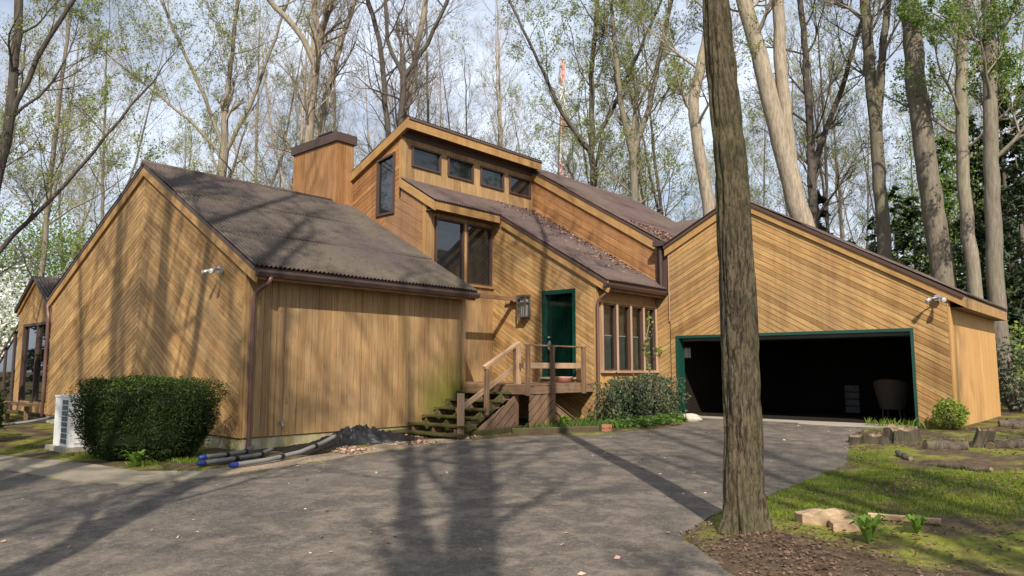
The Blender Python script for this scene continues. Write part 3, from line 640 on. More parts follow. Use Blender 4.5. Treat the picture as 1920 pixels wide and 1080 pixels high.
# --- bay of four windows
F = fx(XE); BW = [(15.20, 15.78), (15.86, 16.44), (16.52, 17.08), (17.16, 17.72)]
pb = [[(YE, 0.36), (YG, 0.36), (YG, 3.70), (YE, 3.70)]]; pbc = pb
for a, b in BW: pbc = cut(pbc, (a, b, 1.57, 3.26))
wb = wall('bay_wall', F, pbc)
boards(wb, F, [[(YE, 0.36), (YG, 0.36), (YG, 1.50), (YE, 1.50)]], math.pi/2, 0.62, M['plywood'], gap=0.005, name='panel')
boards(wb, F, [[(YE, 3.32), (YG, 3.32), (YG, 3.70), (YE, 3.70)]], math.pi/2, 0.62, M['gold_v'], gap=0.005, name='panel')
for a, b in BW:
    wd = window(F, a, b, 1.57, 3.26, 0.035, 'brown_trim', 'clear')
    sl = MB()
    for k in range(30): sl.box((XE-0.09, (a+b)/2, 1.60+k*0.028), (0.026, b-a-0.08, 0.003), np.array(Matrix.Rotation(0.6, 3, 'Y')))
    part('blind', sl, M['blind'], wd); sh = MB(); sh.box((XE-0.3, (a+b)/2, 2.4), (0.02, 0.66, 1.8)); part('curtain', sh, M['shade'], wd)
    sh = MB(); sh.box((XE-0.13, (a+b)/2, 2.86), (0.01, b-a-0.06, 0.8)); part('roller_shade', sh, M['shade'], wd)
    sh = MB(); sh.box((XE-0.085, (a+b)/2, 2.455), (0.03, b-a-0.07, 0.025)); part('blind_rail', sh, M['steel_w'], wd)
for a in (15.145, 15.82, 16.48, 17.12, 17.775): trimbar('mullion', F, a, 1.5, a, 3.30, 0.075, 0.0, 0.08, M['pale_wood'])
trimbar('window_head', F, YE+0.06, 3.29, YG-0.01, 3.29, 0.05, 0.0, 0.075, M['trim']); trimbar('window_sill', F, YE+0.06, 1.535, YG-0.01, 1.535, 0.06, 0.0, 0.10, M['pale_wood'])
m = MB(); m.box((-10.24, 16.42, 3.575), (0.28, 2.76, 0.025)); part('soffit', m, M['brown_trim'], house)
trimbar('fascia', fx(-10.12), 14.93, 3.62, 17.86, 3.62, 0.17, 0, 0.03, M['weathered'])
gutter((-10.085, 14.86, 3.715), (-10.085, 17.84, 3.715), (1, 0, 0), 0.10, 0.10)
pipe([(-10.03, 15.02, 3.61), (-10.03, 15.02, 3.52), (-10.28, 14.95, 3.34), (-10.33, 14.95, 3.26), (-10.33, 14.95, 0.4)], 0.075)
# --- rear block above the entry roof
F = fy(18.0); pr_ = [[(XW, 6.0), (-10.3, 3.2), (-10.3, zb(-10.3)-0.12), (XW, zb(XW)-0.12)]]
wr = wall('gable_wall', F, pr_); boards(wr, F, pr_, math.atan(-0.62), 0.20, M['red'])
rake(18.0, XW+0.01, zb(XW), -10.18, zb(-10.18), 0.34)
roof((-10.1, 17.9, zb(-10.1)), (-10.1, 24.5, zb(-10.1)), (XW-0.4, 17.9, zb(XW-0.4)), M['roof'], rows=3)
roof((-13.5, 18.9, 5.08), (-9.15, 18.9, 5.08), (-13.5, 22.4, 6.62), M['roof'], rows=1)
m = MB(); m.prism([(-20.2, 0.3), (-10.35, 0.3), (-10.35, 4.9), (XW, 7.7), (-20.2, 5.7)], fy(24.4), -0.1, 0); part('back_wall', m, M['gold_v'], house)
m = MB(); m.prism([(YL, 0.3), (24.4, 0.3), (24.4, 3.0), (YL, 3.2)], fx(-23.1), -0.1, 0); part('back_wall', m, M['gold_v'], house)
m = MB(); m.box((-10.15, 17.72, 5.06), (0.30, 0.22, 0.14)); part('valley_box', m, M['gutter'], house)
pipe([(-10.14, 17.74, 5.0), (-10.14, 17.76, 4.7), (-10.14, 17.76, 3.74)], 0.10, 'gutter')
# --- garage
F = fy(YG); GD = (-9.74, -3.95, 0.30, 2.50); XGL = -9.93
ga = [[(XGL, 0.36), (GR[0], 0.36), (GR[0], GR[1]-0.12), (XGL, zgl(XGL)-0.12)]]; gb = [[(GR[0], 0.36), (XG, 0.36), (XG, zgr(XG)-0.12), (GR[0], GR[1]-0.12)]]
wgr = wall('garage_wall', F, cut(ga+gb, GD))
boards(wgr, F, cut([clip(ga[0], -1, 0, -XGL-0.03)], GD), math.atan(0.51), 0.118, M['gold']); boards(wgr, F, cut([clip(gb[0], 1, 0, XG-0.03)], GD), math.atan(-0.585), 0.118, M['gold'])
trimbar('corner_board', F, XGL+0.012, 2.9, XGL+0.012, zgl(XGL)-0.2, 0.03, 0, 0.03, M['pale_wood'])
trimbar('corner_board', F, XG-0.012, 0.36, XG-0.012, zgr(XG)-0.2, 0.03, 0, 0.03, M['trim'])
rake(YG, XGL-0.08, zgl(XGL-0.08), GR[0]-0.002, GR[1], 0.27); rake(YG, GR[0]+0.002, GR[1], -2.93, zgr(-2.93), 0.25)
F2 = fy(YG+0.04); gf = [[(XE, 0.36), (XGL, 0.36), (XGL, 3.62), (XE, 3.62)]]; wf = wall('garage_wall', F2, gf); boards(wf, F2, gf, math.atan(0.51), 0.118, M['gold'])
m = MB(); m.prism([(-10.3, 3.62), (XGL, 3.62), (XGL, 4.98), (-10.3, 5.1)], F2, -0.05, 0.02); part('flashing', m, M['brown_trim'], house)
for a0, a1, b0, b1 in ((GD[0], GD[0]+0.09, 0.30, GD[3]), (GD[1]-0.06, GD[1], 0.30, GD[3]), (GD[0]+0.09, GD[1]-0.06, GD[3]-0.07, GD[3])):
    m = MB(); m.prism([(a0, b0), (a1, b0), (a1, b1), (a0, b1)], F, -0.25, 0.05); part('garage_door_frame', m, M['green_paint'], house)
m = MB(); m.box(((GD[0]+GD[1])/2, YG+1.2, 2.42), (5.6, 2.1, 0.05)); m.box(((GD[0]+GD[1])/2, YG+0.2, 2.40), (5.6, 0.04, 0.10)); part('raised_garage_door', m, M['grey_grille'], house)
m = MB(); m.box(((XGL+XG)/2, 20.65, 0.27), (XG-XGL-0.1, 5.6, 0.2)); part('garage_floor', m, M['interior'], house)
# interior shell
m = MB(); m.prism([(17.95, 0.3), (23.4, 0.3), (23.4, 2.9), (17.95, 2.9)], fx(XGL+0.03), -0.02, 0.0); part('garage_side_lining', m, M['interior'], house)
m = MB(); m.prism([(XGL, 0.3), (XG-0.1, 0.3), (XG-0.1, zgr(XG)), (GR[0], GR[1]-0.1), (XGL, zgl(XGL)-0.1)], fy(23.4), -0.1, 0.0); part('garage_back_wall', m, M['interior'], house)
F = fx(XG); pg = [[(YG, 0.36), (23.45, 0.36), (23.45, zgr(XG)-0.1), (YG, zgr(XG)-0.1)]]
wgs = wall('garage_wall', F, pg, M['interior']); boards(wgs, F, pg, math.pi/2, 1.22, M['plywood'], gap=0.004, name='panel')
m = MB(); m.prism([(YG+0.02, -0.2), (23.4, -0.2), (23.4, 0.345), (YG+0.02, 0.345)], F, -0.3, -0.02); part('foundation', m, M['concrete'], house)
m = MB(); m.prism([(GD[1]+0.0, -0.2), (XG-0.02, -0.2), (XG-0.02, 0.345), (GD[1], 0.345)], fy(YG), -0.3, -0.02); part('foundation', m, M['concrete'], house)
roof((-2.92, YG-0.12, zgr(-2.92)), (-2.92, 23.5, zgr(-2.92)), (GR[0], YG-0.12, GR[1]), M['roof'], rows=3)
roof((-10.05, YG-0.12, zgl(-10.05)), (-10.05, 23.6, zgl(-10.05)), (GR[0], YG-0.12, GR[1]), M['roof'], rows=1)
trimbar('fascia', fx(-2.97), YG-0.02, zgr(-2.95)-0.15, 23.48, zgr(-2.95)-0.15, 0.23, 0, 0.035, M['trim'])
m = MB(); m.box((-3.1, 20.65, zgr(-2.95)-0.25), (0.26, 5.6, 0.02)); part('soffit', m, M['brown_trim'], house)
# --- beam across the entry recess and its bracket
trimbar('beam', fx(-13.1), Y1+0.02, 3.50, YE-0.03, 3.50, 0.10, 0, 0.09, M['weathered'])
m = MB(); m.box((-13.02, YE-0.10, 3.50), (0.24, 0.16, 0.17)); m.box((-13.24, YE-0.06, 3.41), (0.34, 0.08, 0.05)); part('beam_bracket', m, M['grey_wood'], house)
# --- sunroom at the far left with sliding glass door, and its lean-to glasshouse
F = fy(7.2); SD = (-27.1, -24.3, 0.62, 3.02); AP = (-26.2, 4.46)
ps = [[(-27.75, 0.3), (AP[0], 0.3), (AP[0], AP[1]-0.1), (-27.75, 3.50)], [(AP[0], 0.3), (-23.2, 0.3), (-23.2, 3.2), (-24.3, 3.4), (AP[0], AP[1]-0.1)]]
wsr = wall('sunroom_wall', F, cut(ps, SD)); boards(wsr, F, cut([ps[0]], SD), math.atan(0.62), 0.13, M['gold']); boards(wsr, F, cut([ps[1]], SD), math.atan(-0.56), 0.13, M['gold'])
m = MB()
m.prism([(SD[0], SD[3]-0.08), (SD[1], SD[3]-0.08), (SD[1], SD[3]), (SD[0], SD[3])], F, -0.1, 0.06)
for a in (SD[0], -25.75, SD[1]-0.08): m.prism([(a, SD[2]), (a+0.08, SD[2]), (a+0.08, SD[3]-0.08), (a, SD[3]-0.08)], F, -0.1, 0.06)
sd = part('sliding_door', m, M['brown_trim'], house)
for a0, a1 in ((SD[0]+0.08, -25.75), (-25.67, SD[1]-0.08)):
    m = MB(); m.prism([(a0, SD[2]), (a1, SD[2]), (a1, SD[3]-0.08), (a0, SD[3]-0.08)], F, -0.03, -0.02); part('pane', m, M['glass'], sd)
rake(7.2, -27.85, 3.50, AP[0], AP[1]+0.02, 0.2); rake(7.2, AP[0], AP[1]+0.02, -24.2, 3.36, 0.2)
roof((-27.9, 7.05, 3.47), (-27.9, 14, 3.47), (AP[0], 7.05, AP[1]+0.02), M['roof_faded'], rows=1); roof((-23.5, 7.05, 2.95), (-23.5, 14, 2.95), (AP[0], 7.05, AP[1]+0.02), M['roof_faded'], rows=1)
F = fy(7.35)
for k in range(4):
    a1 = -27.8-k*0.95; a0 = a1-0.95; h1, h0 = 3.35-k*0.52, 3.35-(k+1)*0.52
    m = MB(); m.prism([(a0, 0.2), (a0+0.07, 0.2), (a0+0.07, h0+0.05), (a0, h0)], F, -0.05, 0.03); m.prism([(a0, h0-0.06), (a1, h1-0.06), (a1, h1+0.04), (a0, h0+0.04)], F, 0.031, 0.06)
    gp = part('glasshouse_frame', m, M['brown_trim'], house); m = MB(); m.prism([(a0+0.07, 0.25), (a1, 0.25), (a1, h1-0.06), (a0+0.07, h0-0.06)], F, -0.02, -0.01); part('pane', m, M['glass'], gp)

# ================================================================ entry deck and stairs
def beam(name, a, b, w, h, mat, parent, up=(0, 0, 1), round_=0.0, label=None):
    # member from a to b (world), its object x axis along its length
    a = np.array(a, float); b = np.array(b, float); d = b-a; L = np.linalg.norm(d); d /= L
    u = np.cross(np.array(up, float), d)
    if np.linalg.norm(u) < 1e-4: u = np.cross(np.array((0, 1.0, 0)), d)
    u /= np.linalg.norm(u); k = np.cross(d, u); m = MB(); ch = min(w, h)*0.12
    prof = [(-w/2+ch, -h/2), (w/2-ch, -h/2), (w/2, -h/2+ch), (w/2, h/2-ch), (w/2-ch, h/2), (-w/2+ch, h/2), (-w/2, h/2-ch), (-w/2, -h/2+ch)]
    V = [(x, p, q) for x in (0, L) for p, q in prof]; m.add(V, [[i, (i+1) % 8, 8+(i+1) % 8, 8+i] for i in range(8)])
    m.f.append((np.array([list(range(8))[::-1], list(range(8, 16))]), 0))
    o = bpy.data.objects.new(name, m.mesh(name, M[mat] if isinstance(mat, str) else mat)); COL.objects.link(o)
    org = np.array(WORG[parent]) if parent else np.zeros(3); o.parent = parent; c = a-org
    o.matrix_local = Matrix(((d[0], u[0], k[0], c[0]), (d[1], u[1], k[1], c[1]), (d[2], u[2], k[2], c[2]), (0, 0, 0, 1))); WORG[o] = tuple(a)
    if label: o['label'] = label
    return o
deck = thing('entry_deck', 'weathered wooden entry deck with mossy open stairs and pale handrail', 'deck', (-11.5, 12.5, 0.22))
DZ, DXR, DY0 = 1.27, -10.5, 12.36
for k in range(18):                                     # deck boards run along x
    y = DY0+0.07+k*0.147
    if y < YE-0.08: beam('deck_board', (-13.88 if y > Y1+0.1 else -12.42, y, DZ-0.02), (DXR+0.02*RS.uniform(-1, 1), y, DZ-0.02), 0.138, 0.04, 'grey_wood', deck)
beam('rim_joist', (DXR-0.02, DY0-0.02, DZ-0.135), (DXR-0.02, YE-0.05, DZ-0.135), 0.04, 0.185, 'grey_wood', deck)
beam('rim_joist', (-12.40, DY0-0.02, DZ-0.135), (DXR-0.045, DY0-0.02, DZ-0.135), 0.04, 0.185, 'grey_wood', deck)
for y in (13.2, 14.1): beam('joist', (-13.8, y, DZ-0.12), (DXR-0.05, y, DZ-0.12), 0.04, 0.15, 'grey_wood', deck)
TY = [12.10, 11.76, 11.40, 11.03, 10.64, 10.20]; TZ = [1.09, 0.92, 0.75, 0.59, 0.44, 0.30]
for i, (y, z) in enumerate(zip(TY, TZ)):
    xr = -10.86 if i < 4 else (-10.6 if i == 4 else -10.42)
    for q in range(2): beam('tread', (-12.42, y+0.08+q*0.15, z-0.02), (xr, y+0.08+q*0.15, z-0.02), 0.142, 0.045, 'moss_wood', deck)
for x in (-12.30, -11.65, -10.98):
    beam('stringer', (x, 10.55, 0.10), (x, 12.36, 1.08), 0.045, 0.20, 'moss_wood', deck, up=(0, 0, 1))
    for i, (y, z) in enumerate(zip(TY[:5], TZ[:5])): beam('stair_cleat', (x, y+0.04, z-0.13), (x, y+0.26, z-0.13), 0.05, 0.11, 'grey_wood', deck)
PX = -10.90
def post(x, y, z0, z1, w=0.095, mat='pale_wood'): return beam('post', (x, y, z0), (x, y, z1), w, w, mat, deck, up=(0, 1, 0))
post(PX+0.03, 10.74, 0.12, 1.10, 0.12); post(PX, 11.55, 0.62, 1.60, mat='grey_wood'); post(PX, 12.50, 1.20, 2.12, mat='grey_wood')
beam('handrail', (PX, 11.46, 1.63), (PX, 12.62, 2.20), 0.10, 0.075, 'pale_wood', deck)
beam('lower_rail', (PX-0.07, 10.72, 0.72), (PX-0.07, 12.58, 1.66), 0.04, 0.11, 'pale_wood', deck)
for y in (12.40, 13.28, 14.50): post(DXR+0.05, y, 1.02, 2.12, 0.09, 'grey_wood')
post(DXR-0.28, 12.46, 1.25, 2.12, 0.09, 'pale_wood')
beam('top_rail', (DXR+0.02, 12.36, 2.135), (DXR+0.02, 14.62, 2.135), 0.10, 0.035, 'grey_wood', deck)
beam('mid_rail', (DXR-0.02, 12.36, 1.68), (DXR-0.02, 14.68, 1.68), 0.035, 0.13, 'pale_wood', deck)
beam('mid_rail', (PX, 12.47, 1.68), (DXR-0.02, 12.42, 1.68), 0.035, 0.12, 'grey_wood', deck)
post(PX+0.02, 12.46, 0.10, 1.10, 0.13, 'grey_wood'); post(DXR-0.06, 13.42, 0.10, 1.09, 0.10, 'grey_wood')
def skirt(poly, x, ang, w=0.17, gap=0.035, mat='grey_wood'):
    fr = fx(x); ca, sa = math.cos(ang), math.sin(ang); tt = [-p[0]*sa+p[1]*ca for p in poly]; lo = min(tt); k = 0
    while lo+k*w < max(tt):
        pc = clip(clip(poly, -sa, ca, lo+(k+1)*w-gap), sa, -ca, -(lo+k*w)); k += 1
        if area(pc) < 0.01: continue
        s = [(p[0]*ca+p[1]*sa, -p[0]*sa+p[1]*ca) for p in pc]; s0 = min(p[0] for p in s); t0 = min(p[1] for p in s)
        d3, p3 = UY*ca+UZ*sa, -UY*sa+UZ*ca; m = MB(); m.prism([(p[0]-s0, p[1]-t0) for p in s], (np.zeros(3), UX, UY, UZ), 0, 0.03)
        o = bpy.data.objects.new('skirt_board', m.mesh('skirt_board', M[mat])); COL.objects.link(o); o.parent = deck; c_ = UX*x+d3*s0+p3*t0-np.array(WORG[deck])
        o.matrix_local = Matrix(((d3[0], p3[0], 1, c_[0]), (d3[1], p3[1], 0, c_[1]), (d3[2], p3[2], 0, c_[2]), (0, 0, 0, 1)))
skirt([(11.0, 0.24), (12.40, 0.24), (12.40, 1.02)], -10.84, math.radians(38))
skirt([(12.54, 0.24), (13.38, 0.26), (13.38, 1.07), (12.54, 1.07)], -10.55, math.radians(40))
skirt([(13.48, 0.26), (14.6, 0.30), (14.35, 0.42), (13.48, 0.85)], -10.6, math.radians(-28))
beam('base_timber', (-10.72, 10.9, 0.27), (-10.72, 12.45, 0.30), 0.12, 0.12, 'moss_wood', deck)

# ================================================================ things about the house
def noisy_blob(c, r, seed, amp=0.25, nu=24, nv=14, squash=None):
    rs = np.random.RandomState(seed); th = np.linspace(0, 2*np.pi, nu, endpoint=False); ph = np.linspace(0.02, np.pi-0.02, nv)
    T, P_ = np.meshgrid(th, ph); d = np.stack([np.sin(P_)*np.cos(T), np.sin(P_)*np.sin(T), np.cos(P_)], -1)
    n = 0
    for k in range(5):
        q = rs.normal(size=3); q /= np.linalg.norm(q); n = n+np.sin((d@q)*(2.0+k*1.6)+rs.uniform(0, 6))/(1+0.5*k)
    R_ = 1+amp*n*0.5; V = d*R_[..., None]*np.array(r)+np.array(c); m = MB()
    i, j = np.meshgrid(np.arange(nv-1), np.arange(nu), indexing='ij')
    F_ = np.stack([i*nu+j, (i+1)*nu+j, (i+1)*nu+(j+1) % nu, i*nu+(j+1) % nu], -1).reshape(-1, 4); m.add(V.reshape(-1, 3), F_)
    m.f.append((np.array([list(range(nu))]), 0)); m.f.append((np.array([[(nv-1)*nu+k for k in range(nu)][::-1]]), 0)); return m
# heat pump
hz = g1(-15.4, 5.2); hp = thing('heat_pump', 'white outdoor heat pump cabinet with dark grille squares beside the clipped hedge', 'heat pump', (-15.4, 5.2, hz))
x0, x1, y0, y1 = -15.85, -15.0, 4.80, 5.55
m = MB(); m.box(((x0+x1)/2, (y0+y1)/2, hz+0.53), (x1-x0, y1-y0, 0.90)); m.box(((x0+x1)/2, (y0+y1)/2, hz+0.995), (x1-x0+0.03, y1-y0+0.03, 0.03)); cab = part('cabinet', m, M['white_metal'], hp)
for k in range(8):
    for a in (x0+0.40,):
        m = MB(); m.prism([(a, hz+0.13+k*0.102), (a+0.30, hz+0.13+k*0.102), (a+0.30, hz+0.215+k*0.102), (a, hz+0.215+k*0.102)], fy(y0), 0.001, 0.006)
        part('grille_opening', m, M['grey_grille'], cab)
for k in range(8):
    m = MB(); m.prism([(y0+0.08, hz+0.14+k*0.10), (y1-0.05, hz+0.14+k*0.10), (y1-0.05, hz+0.155+k*0.10), (y0+0.08, hz+0.155+k*0.10)], fx(x1), 0.001, 0.012); part('louvre', m, plain('cream_louvre', (0.55, 0.51, 0.46), 0.5) if k == 0 else cab.children[-1].data.materials[0], cab)
part('plinth', MB().box(((x0+x1)/2, (y0+y1)/2, hz+0.02), (x1-x0+0.2, y1-y0+0.2, 0.12)), M['concrete'], hp)
m = MB(); m.tube(resample([(x1-0.2, y1-0.1, hz+1.0), (x1-0.18, y1-0.05, hz+1.12), (x1-0.05, y1+0.1, hz+1.12), (x1, y1+0.5, hz+1.0)], 0.06), 0.03, 8); part('refrigerant_line', m, M['white_metal'], hp, smooth=True)
# garden hose
pts = [(-27, 2.9), (-24, 3.9), (-21, 4.6), (-19.2, 5.3), (-18.0, 6.1)]; z_ = [0.12, 0.10, 0.12, 0.32, 0.55]
m = MB(); m.tube(resample([(x, y, g1(x, y)+z) for (x, y), z in zip(pts, z_)], 0.15), 0.035, 8); solo('drain_hose', m, M['grey_pipe'], 'sagging grey hose rising to the chevron wall left of the heat pump', 'hose', (-21, 4.6, 0.1), smooth=True)
# back steps
bs = thing('back_steps', 'low wooden steps below the sliding glass door at far left', 'steps', (-25.5, 6.2, 0.1))
for k, (y, z) in enumerate(((5.75, 0.24), (6.15, 0.42), (6.6, 0.60))):
    beam('tread', (-27.4+k*0.2, y, z), (-23.9, y, z), 0.36, 0.05, 'grey_wood', bs)
for x in (-27.0, -24.2):
    for y, z in ((5.75, 0.22), (6.15, 0.40), (6.6, 0.58)): beam('riser_post', (x, y, 0.0), (x, y, z-0.03), 0.1, 0.1, 'grey_wood', bs, up=(0, 1, 0))
# flood lights
def flood(loc, fr, label):
    f_ = thing('flood_light', label, 'flood light', loc, 'twin flood lights under the gables'); O = np.array(loc); out = fr[3]; u = fr[1]
    m = MB(); m.bar(O+out*0.0, O+out*0.06, 0.13, 0.13, up=(0, 0, 1)); part('base_plate', m, M['lamp_metal'], f_)
    for s in (-1, 1):
        a = O+out*0.06; b = a+out*0.10+u*0.09*s-UZ*0.01; d = b+out*0.13+u*0.07*s-UZ*0.07
        m = MB(); m.tube(np.array([a, b]), 0.016, 6); m.tube(np.array([b, b+(d-b)*0.3, b+(d-b)*0.55, d]), np.array([0.024, 0.028, 0.046, 0.05]), 12); lh = part('lamp_head', m, M['lamp_metal'], f_, smooth=True)
        m = MB(); m.tube(np.array([d, d+(d-b)*0.06]), np.array([0.046, 0.035]), 12); part('lens', m, M['glass_white'], lh)
    return f_
flood((-13.35, YL-0.085, 3.50), fy(YL), 'twin head flood light on the chevron gable near its right corner')
flood((-3.42, YG-0.085, 3.12), fy(YG), 'twin head flood light at the right end of the garage gable')
# wall lantern
lz = thing('wall_lantern', 'boxy dark metal lantern with vertical bars left of the green door', 'lantern', (-12.69, YE-0.03, 3.28))
m = MB(); m.box((-12.69, YE-0.045, 3.28), (0.30, 0.04, 0.64)); m.box((-12.69, YE-0.15, 3.56), (0.30, 0.2, 0.05)); m.box((-12.69, YE-0.15, 3.00), (0.30, 0.2, 0.04)); m.box((-12.69, YE-0.15, 3.38), (0.28, 0.18, 0.03)); part('housing', m, M['pewter'], lz)
m = MB(); m.box((-12.69, YE-0.12, 3.28), (0.19, 0.10, 0.5)); part('glass', m, plain('smoked_lens', (0.28, 0.26, 0.25), 0.2), lz)
for k in range(5):
    m = MB(); m.box((-12.81+k*0.06, YE-0.24, 3.20), (0.014, 0.014, 0.38)); part('bar', m, M['pewter'], lz)
m = MB()
for x in (-12.83, -12.55): m.box((x, YE-0.24, 3.28), (0.025, 0.025, 0.6))
part('cage', m, M['pewter'], lz)
# hose tap
tp = thing('hose_tap', 'small brass hose tap low on the vertical siding', 'tap', (XL+0.02, 7.55, 0.60))
m = MB(); m.tube(np.array([(XL+0.02, 7.55, 0.60), (XL+0.10, 7.55, 0.60), (XL+0.14, 7.55, 0.54)]), 0.016, 8); part('spout', m, M['lamp_metal'], tp); m = MB(); m.lathe([(0, 0), (0.035, 0), (0.035, 0.012), (0, 0.012)], (XL+0.09, 7.55, 0.63), 10); m.box((XL+0.09, 7.55, 0.615), (0.012, 0.012, 0.03)); part('wheel_handle', m, M['lamp_metal'], tp)
# drain pipes and plastic sheet by the foundation
def drain(pts, label, cap=True):
    P = [(x, y, g1(x, y)+z) for x, y, z in pts]; d = thing('drain_pipe', label, 'pipe', P[0], 'grey drain pipes by the foundation')
    m = MB(); m.tube(resample(P, 0.1), 0.037, 10); part('pipe', m, M['grey_pipe'], d, smooth=True)
    for s in (0.35, 0.7):
        Q = resample(P, 0.02); i = int(s*len(Q)); m = MB(); m.tube(Q[i:i+5], 0.045, 10); part('coupling', m, M['black_pipe'], d, smooth=True)
    if cap:
        q = np.array(P[0]); t_ = np.array(P[0])-np.array(P[1]); t_ /= np.linalg.norm(t_)
        m = MB(); m.tube(np.array([q-t_*0.05, q-t_*0.01, q+t_*0.03, q+t_*0.08]), np.array([0.038, 0.043, 0.041, 0.03]), 10); part('end_wrap', m, M['blue_cap'], d, smooth=True)
drain([(-10.50, 5.62, 0.06), (-10.55, 6.2, 0.07), (-10.75, 6.9, 0.10), (-11.0, 7.5, 0.18), (-11.2, 7.9, 0.25)], 'longest grey drain pipe, its blue end nearest the driveway')
drain([(-11.03, 5.38, 0.06), (-11.15, 5.9, 0.06), (-11.35, 6.5, 0.07), (-11.7, 6.95, 0.08)], 'middle grey drain pipe with blue end on the sandy edge')
drain([(-11.35, 5.55, 0.10), (-11.55, 6.0, 0.09), (-11.8, 6.5, 0.08), (-12.1, 6.8, 0.10)], 'grey drain pipe with blue end nearest the clipped hedge')
nu, nv = 90, 26; U_, V_ = np.meshgrid(np.linspace(0, 1, nu), np.linspace(0, 1, nv))
XX = -12.25+V_*(1.0+0.25*np.sin(U_*9)+0.2*(fbm(U_*6, V_*0+3, 2)-0.5)); YY = 7.1+U_*3.0+0.12*np.sin(V_*5)
prof_ = np.sin(np.pi*np.clip(V_, 0, 1))**0.7*(0.06+0.17*np.exp(-((U_-0.55)/0.22)**2))*np.clip(np.minimum(U_, 1-U_)*9, 0, 1)
fold = np.abs(fbm(U_*22+V_*5, V_*7-U_*6, 21, 4)-0.5)*0.34*np.clip(prof_*7, 0, 1)+0.03*np.sin(V_*18+U_*30)*np.clip(prof_*6, 0, 1)
ZZ = gz(XX, YY)+0.012+prof_+fold*0.9
ii = (np.arange(nv-1)[:, None]*nu+np.arange(nu-1)[None]).ravel(); m = MB(); m.add(np.stack([XX, YY, ZZ], -1).reshape(-1, 3), np.stack([ii, ii+1, ii+nu+1, ii+nu], -1))
solo('plastic_sheet', m, M['black_pipe'], 'crumpled black plastic sheet heaped along the concrete foundation', 'plastic sheet', (-11.8, 8.6, 0.2), smooth=False)
# things on and by the deck
m = MB(); m.lathe([(0.0, 0.0), (0.15, 0.0), (0.21, 0.13), (0.225, 0.15), (0.20, 0.15), (0.14, 0.04), (0.0, 0.03)], (-10.72, 14.05, DZ+0.001), 18); solo('planter_basin', m, M['pink'], 'shallow pink planter basin on the deck by the rail', 'planter', (-10.72, 14.05, DZ), smooth=True)
def tim(a, b, label): return tag(beam('landscape_timber', (a[0], a[1], g1(*a)+0.05), (b[0], b[1], g1(*b)+0.05), 0.13, 0.14, 'moss_wood', None), label, 'timber', 'timbers edging the bed below the deck')
tim((-10.35, 11.75), (-9.15, 13.2), 'mossy landscape timber edging the planting bed below the deck')
b_ = thing('brick_stack', 'two reddish bricks stacked at the end of the landscape timber', 'bricks', (-9.02, 13.35, g1(-9.02, 13.35)))
for k, r_ in enumerate((0.3, 0.55)):
    part('brick', MB().box((-9.02, 13.35, g1(-9.02, 13.35)+0.035+k*0.075), (0.21, 0.10, 0.07), np.array(Matrix.Rotation(r_, 3, 'Z'))), M['brick'], b_)
def rock(c, r, seed, label, name='rock', cat='rock', mat='stone'): return solo(name, noisy_blob((c[0], c[1], g1(c[0], c[1])+r[2]*0.35), r, seed, 0.3), M[mat], label, cat, (c[0], c[1], g1(c[0], c[1])))
rock((-8.85, 16.6), (0.36, 0.26, 0.13), 3, 'flat pale stone beside the left garage door jamb')
# garage contents
FZ = 0.372
chr_ = thing('barrel_chair', 'pale rounded barrel-back chair standing in the dark garage', 'chair', (-5.14, 20.6, FZ))
a = np.linspace(math.radians(195), math.radians(345), 17); m = MB()
for zz, rr in ((0.42, 0.34), ):
    V = []; 
    for z0_, r0_ in ((0.22, 0.30), (0.55, 0.38), (0.80, 0.44), (0.85, 0.43), (0.80, 0.40), (0.55, 0.34), (0.22, 0.27)):
        V += [(-5.14+r0_*math.cos(q), 20.6+r0_*math.sin(q), FZ+z0_+(0.14*math.sin(-q) if z0_ > 0.7 else 0)) for q in a]
    k = len(a); Fc = [[i*k+j, i*k+j+1, (i+1)*k+j+1, (i+1)*k+j] for i in range(6) for j in range(k-1)]; m.add(V, Fc)
part('backrest', m, M['rattan'], chr_, smooth=True); m = MB(); m.lathe([(0, 0.36), (0.31, 0.36), (0.34, 0.40), (0.33, 0.46), (0.0, 0.48)], (-5.14, 20.6, FZ), 20); part('seat', m, M['rattan'], chr_, smooth=True)
for q in (0.8, 2.3, 3.9, 5.5): m = MB(); m.tube(np.array([(-5.14+0.24*math.cos(q), 20.6+0.24*math.sin(q), FZ+0.38), (-5.14+0.29*math.cos(q), 20.6+0.29*math.sin(q), FZ)]), 0.022, 8); part('leg', m, M['rattan'], chr_)
bn = thing('storage_bin', 'stack of pale storage drawers left of the chair in the dark garage', 'storage', (-6.25, 21.2, FZ))
for k in range(4):
    d_ = part('drawer', MB().box((-6.25, 21.2, FZ+0.14+k*0.19), (0.36, 0.36, 0.165)), M['bin'], bn); part('handle', MB().box((-6.25, 21.01, FZ+0.17+k*0.19), (0.1, 0.02, 0.02)), M['grey_grille'], d_)
ld = thing('step_ladder', 'ladder leaning at the back of the dark garage', 'ladder', (-8.6, 22.6, FZ))
for x in (-8.8, -8.4): beam('rail', (x, 22.5, FZ), (x, 23.2, FZ+2.1), 0.03, 0.07, M['interior'], ld)
for k in range(7): beam('rung', (-8.8, 22.5+0.1*k+0.05, FZ+0.28*k+0.18), (-8.4, 22.5+0.1*k+0.05, FZ+0.28*k+0.18), 0.03, 0.03, M['interior'], ld)

nb = thing('wall_rack', 'small pale slotted rack on the inner left wall of the garage', 'rack', (XGL+0.05, 18.6, 2.05))
for k in range(3): part('slot', MB().box((XGL+0.06, 18.45+k*0.16, 2.05), (0.03, 0.12, 0.26)), M['white_metal'], nb)
part('rail', MB().box((XGL+0.05, 18.61, 2.20), (0.03, 0.5, 0.03)), M['grey_grille'], nb)
